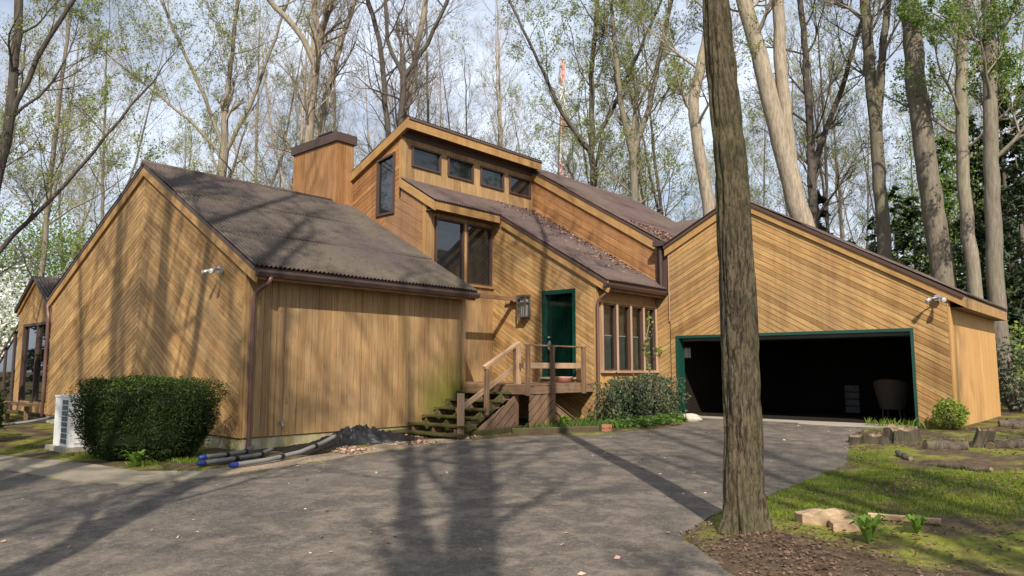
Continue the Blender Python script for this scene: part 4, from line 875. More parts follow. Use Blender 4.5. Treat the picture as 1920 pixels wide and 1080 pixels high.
# ---------------------------------------------------------------- stumps, logs and wood on the lawn
def ragged(c, r, h, seed, name, label, cat, lean=(0, 0), squash=1.0):
    z0 = g1(c[0], c[1])-0.08; th = thing(name, label, cat, (c[0], c[1], z0)); rs = np.random.RandomState(seed); n = 40; a = np.linspace(0, 2*np.pi, n, endpoint=False)
    rr = 1+0.10*np.sin(3*a+seed)+0.08*np.sin(7*a+seed*2)+0.05*rs.uniform(-1, 1, n); m = MB(); rows = []
    top = h*(0.8+0.4*vnoise(np.cos(a)*2.2+seed, np.sin(a)*2.2, seed)+0.07*rs.uniform(-1, 1, n))
    for s, fl in ((0, 1.45), (0.15, 1.2), (0.4, 1.03), (0.75, 0.97), (1.0, 0.95)):
        rows.append(np.stack([c[0]+r*rr*fl*np.cos(a)+lean[0]*s, c[1]+r*squash*rr*fl*np.sin(a)+lean[1]*s, z0+top*s], 1))
    V = np.concatenate(rows); F_ = [[i*n+j, i*n+(j+1) % n, (i+1)*n+(j+1) % n, (i+1)*n+j] for i in range(4) for j in range(n)]; m.add(V, F_); part('bark', m, M['stump_bark'], th)
    m = MB(); in_ = rows[-1]; cen = in_.mean(0); mid = cen+(in_-cen)*0.5-np.array((0, 0, 0.05)); V = np.concatenate([in_, mid, [cen-np.array((0, 0, 0.08))]])
    m.add(V, [[j, (j+1) % n, n+(j+1) % n, n+j] for j in range(n)]); m.f.append((np.array([[n+j, n+(j+1) % n, 2*n] for j in range(n)]), 0)); part('cut_face', m, M['stump'], th); return th
ragged((-3.45, 14.35), 0.27, 0.36, 4, 'tree_stump', 'dark ragged tree stump at the lawn edge before the garage', 'stump')
ragged((-3.95, 14.15), 0.34, 0.22, 9, 'tree_stump', 'low rotten stump slab left of the ragged stump', 'stump', squash=0.6)
ragged((-2.32, 14.4), 0.14, 0.34, 14, 'tree_stump', 'upright split stump standing among logs at right', 'stump', lean=(0.12, 0))
def log(a, b, r, seed, label, bark='stump_bark', name='log'):
    A = np.array((a[0], a[1], g1(*a)+r*0.5)); B = np.array((b[0], b[1], g1(*b)+r*0.5)); o = thing(name, label, 'log', tuple(A)); n = 9; rs = np.random.RandomState(seed)
    P = np.linspace(A, B, n)+rs.normal(0, 0.012, (n, 3)); R_ = r*(1+rs.uniform(-0.12, 0.1, n)); m = MB(); m.tube(P, R_, 12, cap=False); part('bark', m, M[bark], o, smooth=True)
    for q, d in ((P[0], P[0]-P[1]), (P[-1], P[-1]-P[-2])): d = d/np.linalg.norm(d); m = MB(); m.tube(np.array([q-d*0.02, q+d*0.004]), r*0.93, 12); part('cut_end', m, M['stump'], o)
    return o
log((-2.15, 14.2), (-1.55, 14.6), 0.09, 1, 'thick pale log lying right of the split stump')
log((-2.95, 13.5), (-2.35, 13.75), 0.09, 3, 'dark log lying left of the split stump')
log((-2.5, 11.7), (-1.7, 11.1), 0.035, 4, 'rotting fallen branch across the mossy lawn at right')
log((-3.1, 12.5), (-2.8, 11.95), 0.04, 5, 'rotting brown branch on the grass below the ragged stump')
for k, (a_, b_2, r_, l_) in enumerate((((-2.6, 18.5), (-1.7, 18.9), 0.09, 'lowest split log of the pile beside the garage side wall'), ((-2.5, 18.75), (-1.6, 19.1), 0.10, 'reddish split log at the back of the pile beside the garage'), ((-2.3, 18.2), (-1.3, 18.45), 0.07, 'thin branch lying before the log pile beside the garage'), ((-1.9, 18.7), (-1.0, 18.6), 0.09, 'right hand log of the pile beside the garage'))):
    log(a_, b_2, r_, 20+k, l_)
def chunk(pts, h, label, mat='split_wood'):
    c_ = np.mean(pts, 0); z = g1(*c_); P_ = refine(pts, 0.07, 0.018, 5); n = len(P_); rs = np.random.RandomState(len(label)); m = MB()
    V = [(x, y, z-0.02) for x, y in P_]+[(x, y, z+h*rs.uniform(0.75, 1.1)) for x, y in P_]+[(c_[0]+(x-c_[0])*0.6, c_[1]+(y-c_[1])*0.6, z+h*rs.uniform(1.05, 1.25)) for x, y in P_]+[(c_[0], c_[1], z+h*1.2)]
    m.add(V, [[j, (j+1) % n, n+(j+1) % n, n+j] for j in range(n)]+[[n+j, n+(j+1) % n, 2*n+(j+1) % n, 2*n+j] for j in range(n)]); m.f.append((np.array([[2*n+j, 2*n+(j+1) % n, 3*n] for j in range(n)]), 0))
    return solo('wood_chunk', m, M[mat], label, 'wood', (c_[0], c_[1], z), 'split wood on the lawn')
chunk([(-2.62, 6.93), (-2.30, 7.28), (-2.14, 7.18), (-2.35, 6.85), (-2.5, 6.80)], 0.10, 'pale split wood slab lying nearest the big trunk on the lawn')
chunk([(-2.30, 6.88), (-1.95, 7.10), (-1.90, 6.96), (-2.2, 6.70)], 0.06, 'second pale wood slab right of the split slab')
tag(beam('stick', (-2.1, 7.35, g1(-2.1, 7.35)+0.04), (-1.55, 7.55, g1(-1.55, 7.55)+0.03), 0.05, 0.05, 'split_wood', None), 'thin brown stick lying behind the pale wood slabs', 'stick')

# radio tower
rt = thing('radio_mast', 'red and white lattice radio mast far beyond the trees', 'mast', (-97, 127.7, 0))
for k in range(12):
    z0_, z1_ = k*6.0, k*6.0+6.0; w0, w1 = 2.2*(1-z0_/90), 2.2*(1-z1_/90); m = MB(); cs = [(math.cos(q), math.sin(q)) for q in (0.3, 2.4, 4.5)]
    for i in range(3):
        A = np.array((-97+cs[i][0]*w0, 127.7+cs[i][1]*w0, z0_)); B = np.array((-97+cs[i][0]*w1, 127.7+cs[i][1]*w1, z1_)); C_ = np.array((-97+cs[(i+1) % 3][0]*w1, 127.7+cs[(i+1) % 3][1]*w1, z1_)); D_ = np.array((-97+cs[(i+1) % 3][0]*w0, 127.7+cs[(i+1) % 3][1]*w0, z0_))
        m.tube(np.array([A, B]), 0.16, 4); m.tube(np.array([A, C_]), 0.09, 4); m.tube(np.array([D_, B]), 0.09, 4); m.tube(np.array([B, C_]), 0.09, 4)
    part('section', m, M['steel'] if k % 2 else M['steel_w'], rt)

# ================================================================ trees
def unit(v): return v/(np.linalg.norm(v)+1e-9)
CH = {1: 8, 2: 6, 3: 4}
SEG = {0: 9, 1: 7, 2: 5, 3: 4, 4: 3}
def grow(stems, seed, limbs=14, limb0=0.35, limb_len=4.5, spread=0.75, lift=0.10, maxlev=4, wob=0.13, dens=1.0):
    rs = np.random.RandomState(seed); out = {k: [] for k in range(5)}
    def rec(p, d, L, r, lev):
        n = SEG[lev]; st = L/n; P = [p]; nz = rs.normal(0, wob, (n, 3)); nz[:, 2] += lift
        for i in range(n):
            d = unit(d+nz[i]); p = p+d*st; P.append(p)
        P = np.array(P); R_ = r*np.linspace(1, 0.22, n+1); out[lev].append((P, R_))
        if lev < maxlev:
            for k in range(max(1, int(round(CH[lev]*dens*rs.uniform(0.7, 1.3))))):
                s = rs.uniform(0.22, 1.0)*n; i = min(n-1, int(s)); q = P[i]+(P[i+1]-P[i])*(s-i); dd = unit(P[i+1]-P[i]); ax = unit(np.cross(dd, rs.normal(size=3))); an = rs.uniform(0.4, 0.95)
                rec(q, unit(dd*math.cos(an)+ax*math.sin(an)), L*rs.uniform(0.38, 0.62)*(1.15-0.45*s/n), max(0.0035, R_[i]*rs.uniform(0.5, 0.7)), lev+1)
    for P, r0, r1 in stems:
        P = resample(P, 0.6); n = len(P); P = P+np.concatenate([[np.zeros(3)], rs.normal(0, 0.02, (n-1, 3))]); R_ = np.linspace(r0, r1, n); R_[0] *= 1.35; out[0].append((P, R_))
        nl = max(3, int(limbs*len(P)/34.0))
        for k in range(nl):
            s = (limb0+(1-limb0)*(k+rs.uniform(0, 1))/nl)*(n-1); i = min(n-2, int(s)); q = P[i]; az = k*2.4+rs.uniform(-0.6, 0.6); el = rs.uniform(0.35, 1.0)
            tt = s/(n-1); rec(q, unit(np.array((math.cos(az)*spread, math.sin(az)*spread, el))), limb_len*rs.uniform(0.65, 1.2)*(1.15-0.55*tt), R_[i]*rs.uniform(0.24, 0.42), 1)
        rec(P[-1], unit(P[-1]-P[-2]), limb_len*0.8, r1*0.9, 1)
    return out
def leaf_cards(P, size, rs, m, mi=1, asp=0.7, fold=True, up=0.0):
    n = len(P); a = rs.normal(size=(n, 3)); a[:, 2] += up; a /= np.linalg.norm(a, axis=1, keepdims=True); b = np.cross(a, rs.normal(size=(n, 3))); b /= np.linalg.norm(b, axis=1, keepdims=True)+1e-9; c = np.cross(a, b)
    s = (size*rs.uniform(0.45, 1.4, n))[:, None]
    V = np.stack([P-b*s*0.5, P+c*s*asp*0.5+a*s*0.08, P+b*s*0.6, P-c*s*asp*0.5+a*s*0.08], 1).reshape(-1, 3); i = np.arange(n)*4
    m.add(V, np.stack([i, i+1, i+2, i+3], -1), mi)
def tree(name, label, stems, seed, bark, leaf=None, nleaf=0, lsize=0.08, loc=None, group=None, twig='twig', **kw):
    base = np.array(stems[0][0][0], float); loc = tuple(base) if loc is None else loc
    st = [(np.array(P, float)-base, a, b) for P, a, b in stems]; out = grow(st, seed, **kw); rs = np.random.RandomState(seed+99)
    o = thing(name, label, 'tree', loc, group)
    m = MB()
    for lev, sides in ((0, 12), (1, 7)):
        for P, R_ in out[lev]: V, F_ = tube_arrays(P[None], R_[None], sides); m.add(V, F_)
    part('trunk', m, bark, o, smooth=True, local=True)
    m = MB()
    for lev, sides in ((2, 4), (3, 3), (4, 3)):
        if out[lev]: V, F_ = tube_arrays(np.array([q[0] for q in out[lev]]), np.array([q[1] for q in out[lev]]), sides); m.add(V, F_)
    if leaf and nleaf:
        src = np.concatenate([q[0] for lev in (3, 4) for q in out[lev]]); idx = rs.randint(0, len(src), int(nleaf*3.6)); mask = fbm(src[idx, 0]*0.5+seed, src[idx, 2]*0.5+src[idx, 1]*0.3, seed, 2) > 0.36
        leaf_cards(src[idx][mask]+rs.normal(0, 0.05, (mask.sum(), 3)), lsize*0.78, rs, m)
    part('crown', m, [M[twig], M[leaf] if leaf else M[twig]], o, local=True)
    return o
def stem(pts, r0, r1, top=None):
    P = list(pts)
    if top: d = np.array(P[-1])-np.array(P[-2]); d = d/np.linalg.norm(d); P.append(tuple(np.array(P[-1])+d*top))
    return (P, r0, r1)
gd = lambda p: (p[0], p[1], g1(p[0], p[1])-0.1)
# the big foreground tree: furrowed trunk modelled, crown above the frame
mt = thing('maple_tree', 'big straight furrowed trunk standing at the lawn edge in the foreground', 'tree', (-2.88, 6.46, g1(-2.88, 6.46)))
NR, NS = 230, 96; z = np.linspace(-0.12, 9.0, NR); ang = np.linspace(0, 2*np.pi, NS, endpoint=False)
cxp = np.interp(z, [0, 2, 3.3, 4.4, 5.2, 9], [0, 0.0, -0.02, -0.07, -0.10, -0.22]); cyp = np.interp(z, [0, 2, 3.3, 4.4, 5.2, 9], [0, 0, -0.01, -0.06, -0.08, -0.16])
rad = np.interp(z, [-0.12, 0.0, 0.12, 0.3, 0.7, 2.0, 4.0, 5.2, 9.0], [0.255, 0.222, 0.208, 0.197, 0.188, 0.180, 0.158, 0.142, 0.11])
A_, Z_ = np.meshgrid(ang, z); wob_ = 0.05*np.sin(Z_*1.3+2*np.sin(A_))
fur = np.abs(fbm((np.cos(A_)*4.6+np.sin(A_*1.0)*0.0)+wob_+10, np.sin(A_)*4.6+Z_*0.85, 31, 3)-0.5)*2
fur2 = np.abs(vnoise((A_/(2*np.pi)*34+1.5*vnoise(Z_*1.2, A_*1.5, 8)), Z_*2.3, 12)-0.5)*2
flare = (0.040*np.sin(5*A_+0.7)+0.028*np.sin(3*A_+2)+0.012*np.sin(9*A_))*np.exp(-np.clip(Z_, 0, 9)/0.13)
disp = -0.026*(1-np.clip(fur2*1.7, 0, 1))-0.014*(1-fur)+flare
Rr = rad[:, None]+disp; V = np.stack([cxp[:, None]+Rr*np.cos(A_), cyp[:, None]+Rr*np.sin(A_), Z_], -1).reshape(-1, 3)
i, j = np.meshgrid(np.arange(NR-1), np.arange(NS), indexing='ij'); m = MB(); m.add(V, np.stack([i*NS+j, i*NS+(j+1) % NS, (i+1)*NS+(j+1) % NS, (i+1)*NS+j], -1).reshape(-1, 4))
t = NT('deeply_furrowed_bark', 0.92, 0.1); co = t.coord('Object', (10, 10, 2.4)); n = t.noise(co, 4.2, 7, 0.68, 0.6); n2 = t.noise(t.coord('Object', (1, 1, 0.4)), 1.6, 5, 0.6); n3 = t.noise(t.coord('Object', (1, 1, 0.5)), 26, 4, 0.7)
c = t.mix(t.ramp(n, [(0.41, 0.0), (0.57, 1.0)]), (0.028, 0.022, 0.016), (0.125, 0.098, 0.062)); c = t.mix(t.math('MULTIPLY', t.ramp(n2, [(0.42, 0.0), (0.65, 1.0)]), 0.5), c, (0.095, 0.088, 0.042))
c = t.mix(t.ramp(n3, [(0.55, 0.0), (0.72, 0.5)]), c, (0.17, 0.14, 0.10)); t.color(c).bump(t.math('ADD', n, t.math('MULTIPLY', n3, 0.4)), 1.0, 0.025)
part('trunk', m, t.m, mt, smooth=True, local=True)
out = grow([(np.array([(-0.2, -0.15, 8.8), (-0.3, -0.2, 12), (-0.2, 0.1, 16), (0, 0, 20)]), 0.12, 0.04)], 5, limbs=22, limb0=0.05, limb_len=4.0)
m = MB()
for lev, sides in ((0, 8), (1, 6), (2, 4), (3, 3), (4, 3)):
    for P, R_ in out[lev]: V, F_ = tube_arrays(P[None], R_[None], sides); m.add(V, F_)
src = np.concatenate([q[0] for lev in (3, 4) for q in out[lev]]); leaf_cards(src[np.random.RandomState(1).randint(0, len(src), 2500)], 0.08, np.random.RandomState(2), m)
part('crown', m, [M['bark_grey'], M['leaf_spring']], mt, local=True)

BW_ = 'tall woodland trees behind the house'
L = lambda *p: list(p)
tree('tree', 'dark trunk with forking boughs at the left edge of the photo', [stem([gd((-23.6, 4.1)), (-23.3, 4.65, 3.4), (-22.95, 5.1, 5.7), (-22.72, 5.31, 8.35), (-22.69, 5.33, 10.15), (-22.72, 5.31, 11.7)], 0.17, 0.08, 5),
     stem([(-22.72, 5.31, 8.2), (-22.25, 5.72, 10.0), (-21.67, 6.23, 11.5)], 0.07, 0.04, 4)], 11, M['bark_dark'], 'leaf_spring', 1800, 0.07, twig='twig_dark', limbs=16, limb0=0.35, limb_len=3.6)
tree('tree', 'thin arching trunk leaning right above the sunroom', [stem([gd((-25.2, 3.6)), (-25.0, 4.3, 2.2), (-24.6, 5.2, 4.0), (-24.2, 6.0, 5.4), (-23.5, 6.9, 6.8), (-22.7, 7.6, 8.2)], 0.10, 0.03, 2)], 12, M['bark_dark'], 'leaf_spring', 1200, 0.07, twig='twig_dark', limbs=18, limb0=0.3, limb_len=2.6)
tree('tree', 'slender leafing tree rising left of the chevron gable peak', [stem([gd((-33.5, 9.2)), (-33.4, 9.3, 6), (-33.3, 9.4, 12), (-33.0, 9.6, 17)], 0.13, 0.05, 3)], 13, M['bark_grey'], 'leaf_spring', 5200, 0.10, limbs=18, limb0=0.2, limb_len=4.2)
tree('tree', 'broad multi-stemmed tree spreading above the left roof ridge', [stem([gd((-32.9, 16.2)), (-32.89, 16.34, 10.6), (-32.8, 16.4, 12.1)], 0.26, 0.22), stem([(-32.8, 16.4, 12.0), (-33.6, 15.7, 14.6), (-35.2, 14.6, 18.5)], 0.10, 0.05, 4), stem([(-32.8, 16.4, 12.0), (-32.83, 16.39, 14.7), (-32.6, 16.6, 19.6)], 0.13, 0.06, 4), stem([(-32.8, 16.4, 11.9), (-31.8, 17.2, 14.5), (-30.9, 18.0, 18.5)], 0.10, 0.04, 4), stem([(-32.8, 16.4, 11.7), (-34.0, 15.3, 13.4), (-36.0, 13.6, 15.5)], 0.08, 0.03, 3)], 14, M['bark_grey'], 'leaf_spring', 6500, 0.10, limbs=17, limb0=0.12, limb_len=4.4)
tree('tree', 'tan forked trunk rising directly behind the chimney', [stem([gd((-26.4, 16.7)), (-26.32, 16.8, 11.4), (-26.24, 16.87, 13.2), (-26.15, 16.94, 14.7)], 0.24, 0.18), stem([(-26.15, 16.94, 14.6), (-26.73, 16.43, 16.1), (-27.72, 15.56, 17.5)], 0.13, 0.09, 4), stem([(-26.15, 16.94, 14.6), (-25.96, 17.11, 16.3), (-25.64, 17.39, 17.5)], 0.14, 0.09, 4), stem([(-26.15, 16.94, 14.6), (-26.3, 16.9, 16.5), (-26.2, 16.9, 18.5)], 0.14, 0.09, 3)], 15, M['bark_tan'], 'leaf_spring', 700, 0.08, limbs=20, limb0=0.25, limb_len=4.2)
tree('tree', 'slim tan trunk leaning right just right of the chimney trunk', [stem([gd((-29.3, 18.1)), (-28.59, 18.79, 12.5), (-28.22, 19.12, 15.1), (-27.79, 19.5, 17.5), (-27.44, 19.81, 19.1)], 0.20, 0.10, 4)], 16, M['bark_tan'], None, 0, limbs=16, limb0=0.5, limb_len=4)
tree('tree', 'dark straight trunk rising left of the clerestory peak', [stem([gd((-25.2, 20.4)), (-25.35, 20.31, 12.2), (-25.54, 20.15, 14.7), (-25.71, 20.0, 16.5), (-26.15, 19.61, 18.6)], 0.17, 0.09, 4)], 17, M['bark_dark'], None, 0, twig='twig_dark', limbs=18, limb0=0.5, limb_len=4.6)
tree('tree', 'black Y-forked tree rising behind the clerestory peak', [stem([gd((-24.2, 20.0)), (-24.15, 20.04, 12.6), (-24.07, 20.11, 14.6)], 0.17, 0.14), stem([(-24.07, 20.11, 14.5), (-24.6, 19.6, 15.8), (-24.75, 19.5, 18.2)], 0.10, 0.06, 3), stem([(-24.07, 20.11, 14.5), (-23.3, 20.8, 16.0), (-22.6, 21.4, 18.2)], 0.10, 0.06, 3)], 18, M['bark_dark'], None, 0, twig='twig_dark', limbs=20, limb0=0.3, limb_len=4.6)
tree('tree', 'pale trunk leaning right behind the clerestory peak', [stem([gd((-28.4, 23.0)), (-27.88, 23.42, 14.5), (-27.51, 23.74, 17.8), (-27.12, 24.08, 20.7)], 0.25, 0.12, 3)], 19, M['bark_tan'], None, 0, limbs=14, limb0=0.6, limb_len=4)
tree('tree', 'dark leafing tree behind the rear roof, right of the mast', [stem([gd((-18.4, 26.4)), (-18.42, 26.42, 9.7), (-18.43, 26.41, 12.0), (-18.44, 26.4, 14.7), (-18.3, 26.53, 16.8), (-18.19, 26.62, 18.6)], 0.20, 0.08, 3), stem([(-18.43, 26.41, 11.6), (-17.7, 27.0, 13.3), (-17.0, 27.7, 15.5)], 0.10, 0.05, 4), stem([(-18.43, 26.41, 11.2), (-19.4, 25.6, 13.0), (-20.2, 25.0, 15.3)], 0.10, 0.05, 4)], 20, M['bark_dark'], 'leaf_spring', 6500, 0.10, twig='twig_dark', limbs=20, limb0=0.25, limb_len=4.2)
tree('tree', 'grey Y-forked trunk between the rear roof and the big trunk', [stem([gd((-16.5, 26.8)), (-16.5, 26.78, 8.3), (-16.51, 26.77, 11.0)], 0.19, 0.16), stem([(-16.51, 26.77, 10.9), (-16.9, 26.4, 13.3), (-17.1, 26.3, 16.5)], 0.13, 0.07, 4), stem([(-16.51, 26.77, 10.9), (-15.9, 27.3, 13.3), (-15.4, 27.8, 16.5)], 0.13, 0.07, 4)], 21, M['bark_grey'], 'leaf_spring', 5200, 0.10, limbs=18, limb0=0.2, limb_len=4)
tree('tree', 'bent tan trunk just left of the big foreground trunk', [stem([gd((-12.5, 26.3)), (-12.7, 26.12, 7.9), (-12.86, 25.98, 9.4), (-13.12, 25.75, 12.0), (-12.75, 26.08, 14.2), (-12.35, 26.43, 16.4)], 0.32, 0.14, 3)], 22, M['bark_tan'], 'leaf_spring', 3000, 0.10, limbs=14, limb0=0.55, limb_len=4)
tree('sycamore_tree', 'pale double-stemmed trunk leaning left behind the garage ridge', [stem([gd((-8.4, 28.6)), (-9.59, 27.53, 6.8), (-10.07, 27.11, 9.7), (-10.58, 26.66, 13.1), (-11.05, 26.25, 15.9)], 0.46, 0.24, 5), stem([(-9.85, 27.3, 8.6), (-10.06, 27.12, 12.7), (-10.06, 27.11, 15.9)], 0.26, 0.20, 5)], 23, M['bark_tan'], 'leaf_spring', 1500, 0.10, limbs=16, limb0=0.7, limb_len=4.5)
tree('tree', 'dark many-branched trunk right of the pale double trunk', [stem([gd((-10.4, 30.8)), (-10.36, 30.85, 7.6), (-10.31, 30.89, 11.5), (-10.34, 30.87, 14.6), (-10.45, 30.77, 17.5)], 0.24, 0.10, 3), stem([(-10.33, 30.87, 10.0), (-9.4, 31.7, 13.0), (-8.5, 32.5, 16.5)], 0.13, 0.06, 3)], 24, M['bark_dark'], 'leaf_spring', 2500, 0.10, twig='twig_dark', limbs=20, limb0=0.35, limb_len=4.6)
tree('tree', 'grey forked trunk above the middle of the garage rake', [stem([gd((-7.5, 30.7)), (-7.61, 30.61, 6.0), (-7.67, 30.56, 10.2), (-7.76, 30.48, 13.1), (-7.78, 30.46, 16.4)], 0.30, 0.18, 4), stem([(-7.66, 30.57, 10.4), (-7.34, 30.84, 14.2), (-7.08, 31.07, 16.4)], 0.16, 0.12, 4)], 25, M['bark_grey'], 'leaf_spring', 1200, 0.09, limbs=10, limb0=0.6, limb_len=4)
tree('tree', 'thickest straight grey trunk behind the right end of the garage', [stem([gd((-5.5, 31.1)), (-5.76, 30.9, 4.9), (-5.99, 30.7, 8.9), (-6.18, 30.53, 13.1), (-6.21, 30.51, 15.9)], 0.43, 0.31, 5)], 26, M['bark_grey'], None, 0, limbs=8, limb0=0.72, limb_len=4)
tree('tree', 'slim grey trunk right of the thickest straight trunk', [stem([gd((-4.5, 30.7)), (-4.69, 30.51, 4.1), (-4.82, 30.4, 8.6), (-4.71, 30.5, 12.3), (-4.37, 30.8, 15.4)], 0.25, 0.17, 4)], 27, M['bark_grey'], 'leaf_green', 4500, 0.11, limbs=12, limb0=0.45, limb_len=3.5)
tree('tree', 'trunk standing at the back corner of the garage side wall', [stem([gd((-3.0, 26.6)), (-3.45, 26.28, 0.9), (-3.51, 26.22, 3.7), (-3.4, 26.32, 8.0), (-3.15, 26.54, 13.3)], 0.26, 0.15, 5)], 28, M['bark_grey'], 'leaf_green', 5500, 0.11, limbs=14, limb0=0.4, limb_len=3.6)

# prototypes for the trees further back, each then copied
def fwd(d, px):       # world point at forward distance d on the bearing of photo column px
    r_ = (px-960)/FPX*d; return (r_*math.cos(YAW)-d*math.sin(YAW), r_*math.sin(YAW)+d*math.cos(YAW))
protos = []
for k, (h, bark, leaf, nl, tw, nm) in enumerate(((22, 'bark_grey', 'leaf_spring', 1800, 'twig', 'slender'), (24, 'bark_tan', None, 0, 'twig', 'bare'), (20, 'bark_dark', 'leaf_spring', 3500, 'twig_dark', 'leafing'), (23, 'bark_dark', None, 0, 'twig_dark', 'bare'), (21, 'bark_grey', 'leaf_spring', 5200, 'twig', 'leafing'))):
    rs = np.random.RandomState(40+k); lean = rs.uniform(-1, 1, 2)
    pts = [(0, 0, -0.1), (lean[0]*0.3, lean[1]*0.3, h*0.35), (lean[0]*0.9, lean[1]*0.9, h*0.6), (lean[0]*1.0, lean[1]*1.4, h*0.95)]
    fork = stem([(lean[0]*0.32, lean[1]*0.32, h*0.38), (lean[0]*0.3-1.2, lean[1]*0.3+0.8, h*0.6), (lean[0]*0.3-1.9, lean[1]*0.3+1.6, h*0.9)], 0.085, 0.03)
    protos.append((pts, fork, bark, leaf, nl, tw))
ZONES = (('left of the chimney', -100, 560), ('between chimney and rear roof', 560, 1010), ('between rear roof and big trunk', 1010, 1380), ('above the garage', 1380, 2000))
ORD = ('first', 'second', 'third', 'fourth', 'fifth', 'sixth', 'seventh', 'eighth', 'ninth', 'tenth', 'eleventh', 'twelfth', 'thirteenth', 'fourteenth')
LOOK = ('grey leafing', 'pale bare', 'dark leafing', 'dark bare', 'grey leafy')
first = {}
rs = np.random.RandomState(77); cnt_z = [0]*4
cols = sorted([(-60, 45), (60, 40), (120, 52), (185, 38), (330, 50), (470, 44), (520, 50), (545, 44), (640, 48), (690, 46), (815, 42), (845, 50), (880, 44), (920, 58), (965, 46),
        (1020, 44), (1080, 50), (1140, 48), (1225, 45), (1265, 44), (1420, 46), (1475, 55), (1560, 42), (1590, 52), (1690, 48), (1740, 58), (1790, 44), (1880, 40), (160, 62), (420, 64), (600, 62), (770, 66), (1180, 64), (1350, 60), (1620, 66), (1850, 62)])
for q, (px, d) in enumerate(cols):
    zi = next(i for i, zn in enumerate(ZONES) if zn[1] <= px < zn[2]); k = [[1, 0, 4], [1, 3, 0], [2, 4, 0], [0, 3, 4]][zi][q % 3]
    x, y = fwd(d, px); lb = 'slender %s tree, %s from left of far trees %s' % (LOOK[k], ORD[cnt_z[zi]], ZONES[zi][0]); cnt_z[zi] += 1; gp = 'far woodland trees'
    loc = (x, y, g1(x, y)-0.1)
    if k not in first:
        pts, fork, bark, leaf, nl, tw = protos[k]
        first[k] = tree('woodland_tree', lb, [(pts, 0.15, 0.04), fork], 60+k, M[bark], leaf, nl, 0.10, loc=loc, group=gp, twig=tw, limbs=20, limb0=0.3, limb_len=4.6)
        first[k].rotation_euler[2] = rs.uniform(0, 6.28)
    else: copy_tree(first[k], loc, rs.uniform(0, 6.28), rs.uniform(0.8, 1.15), label=lb, group=gp)
# trees behind the viewpoint: their shadows cross the driveway, lawn and walls
sh0 = None
for q, (x, y, s, rz) in enumerate(((3.3, -3.05, 1.0, 0.3), (-6.1, -2.4, 0.95, 1.9), (-9.2, -2.2, 0.85, 4.1), (-2.4, -2.2, 0.7, 2.7), (1.2, -9.2, 0.9, 4.4), (9.5, -2.2, 0.7, 5.2), (5.2, 1.0, 0.45, 0.9), (-12.6, -4.6, 0.7, 3.3), (12.5, 3.0, 0.7, 1.2))):
    loc = (x, y, g1(x, y)-0.1)
    lb = 'tall thick-trunked tree behind the viewpoint whose shadow crosses the driveway'
    if sh0 is None: sh0 = tree('roadside_tree', lb, [stem([(0, 0, -0.1), (0.1, 0, 6), (0.0, 0.3, 13), (0.2, 0.2, 23)], 0.30, 0.11), stem([(0.08, 0, 5.2), (-1.2, 0.5, 10), (-2.4, 0.9, 18)], 0.19, 0.07), stem([(0.05, 0.2, 8), (1.3, -0.6, 13), (2.3, -1.0, 20)], 0.15, 0.06)], 91, M['bark_grey'], 'leaf_spring', 1200, 0.10, loc=loc, group='trees behind the viewpoint', limbs=15, limb0=0.3, limb_len=4.6, dens=0.75)
    else: o_ = copy_tree(sh0, loc, rz, s, label=lb, group='trees behind the viewpoint'); o_.scale = (s, s, 0.5+0.5*s)

# hemlocks: drooping dark sprays
def hemlock(seed, h, rad):
    rs = np.random.RandomState(seed); m = MB(); tr = MB(); tr.tube(np.array([(0, 0, -0.1), (0, 0, h*0.5), (0, 0, h)]), np.array([0.2, 0.12, 0.02]), 8)
    P = []; n = int(h*11)
    BP, BR = [], []
    for k in range(n):
        z0_ = h*(0.06+0.93*rs.uniform()**1.1); L_ = rad*(1-z0_/h*0.85)*rs.uniform(0.6, 1.1); az = rs.uniform(0, 6.283); s = np.linspace(0, 1, 9); x_ = s*L_; zz = z0_+0.35*L_*s-0.75*L_*s*s
        br = np.stack([x_*math.cos(az), x_*math.sin(az), zz], 1); BP.append(br); BR.append(np.linspace(0.03, 0.006, 9))
        mm = int(26+40*L_/rad); ss = rs.uniform(0.12, 1, mm); q = np.stack([np.interp(ss, s, br[:, i]) for i in range(3)], 1); sd = (rs.uniform(-1, 1, mm)*L_*0.28*(1.1-ss))[:, None]*np.array([-math.sin(az), math.cos(az), 0]); P.append(q+sd+rs.normal(0, 0.04, (mm, 3))-np.abs(sd[:, :1])*np.array([0, 0, 0.25]))
    V, F_ = tube_arrays(np.array(BP), np.array(BR), 3); m.add(V, F_, 0); leaf_cards(np.concatenate(P), 0.26, rs, m, 1, 0.45, up=1.2); return tr, m
hp_ = []
for k, (sd_, h, r_) in enumerate(((1, 13, 2.9), (2, 10, 2.6))):
    tr, m = hemlock(sd_, h, r_); hp_.append((tr.mesh('trunk', M['bark_dark'], smooth=True), m.mesh('crown', [M['twig_dark'], M['leaf_hemlock']])))
HEM = sorted([(1545, 34, 0, 0.75), (1600, 40, 1, 0.85), (1690, 36, 0, 0.8), (1725, 33, 1, 0.95), (1795, 36, 0, 1.0), (1850, 33, 0, 1.0), (1905, 31, 0, 1.05), (1960, 34, 0, 1.15), (1440, 40, 1, 0.75), (1390, 42, 1, 0.7), (1285, 40, 1, 0.7), (1830, 28, 1, 0.8), (1930, 26, 1, 0.9), (1650, 44, 0, 0.8), (-120, 24, 1, 0.9), (-75, 34, 0, 0.8), (1770, 42, 0, 1.0), (1870, 42, 0, 1.1)]); hc = {}
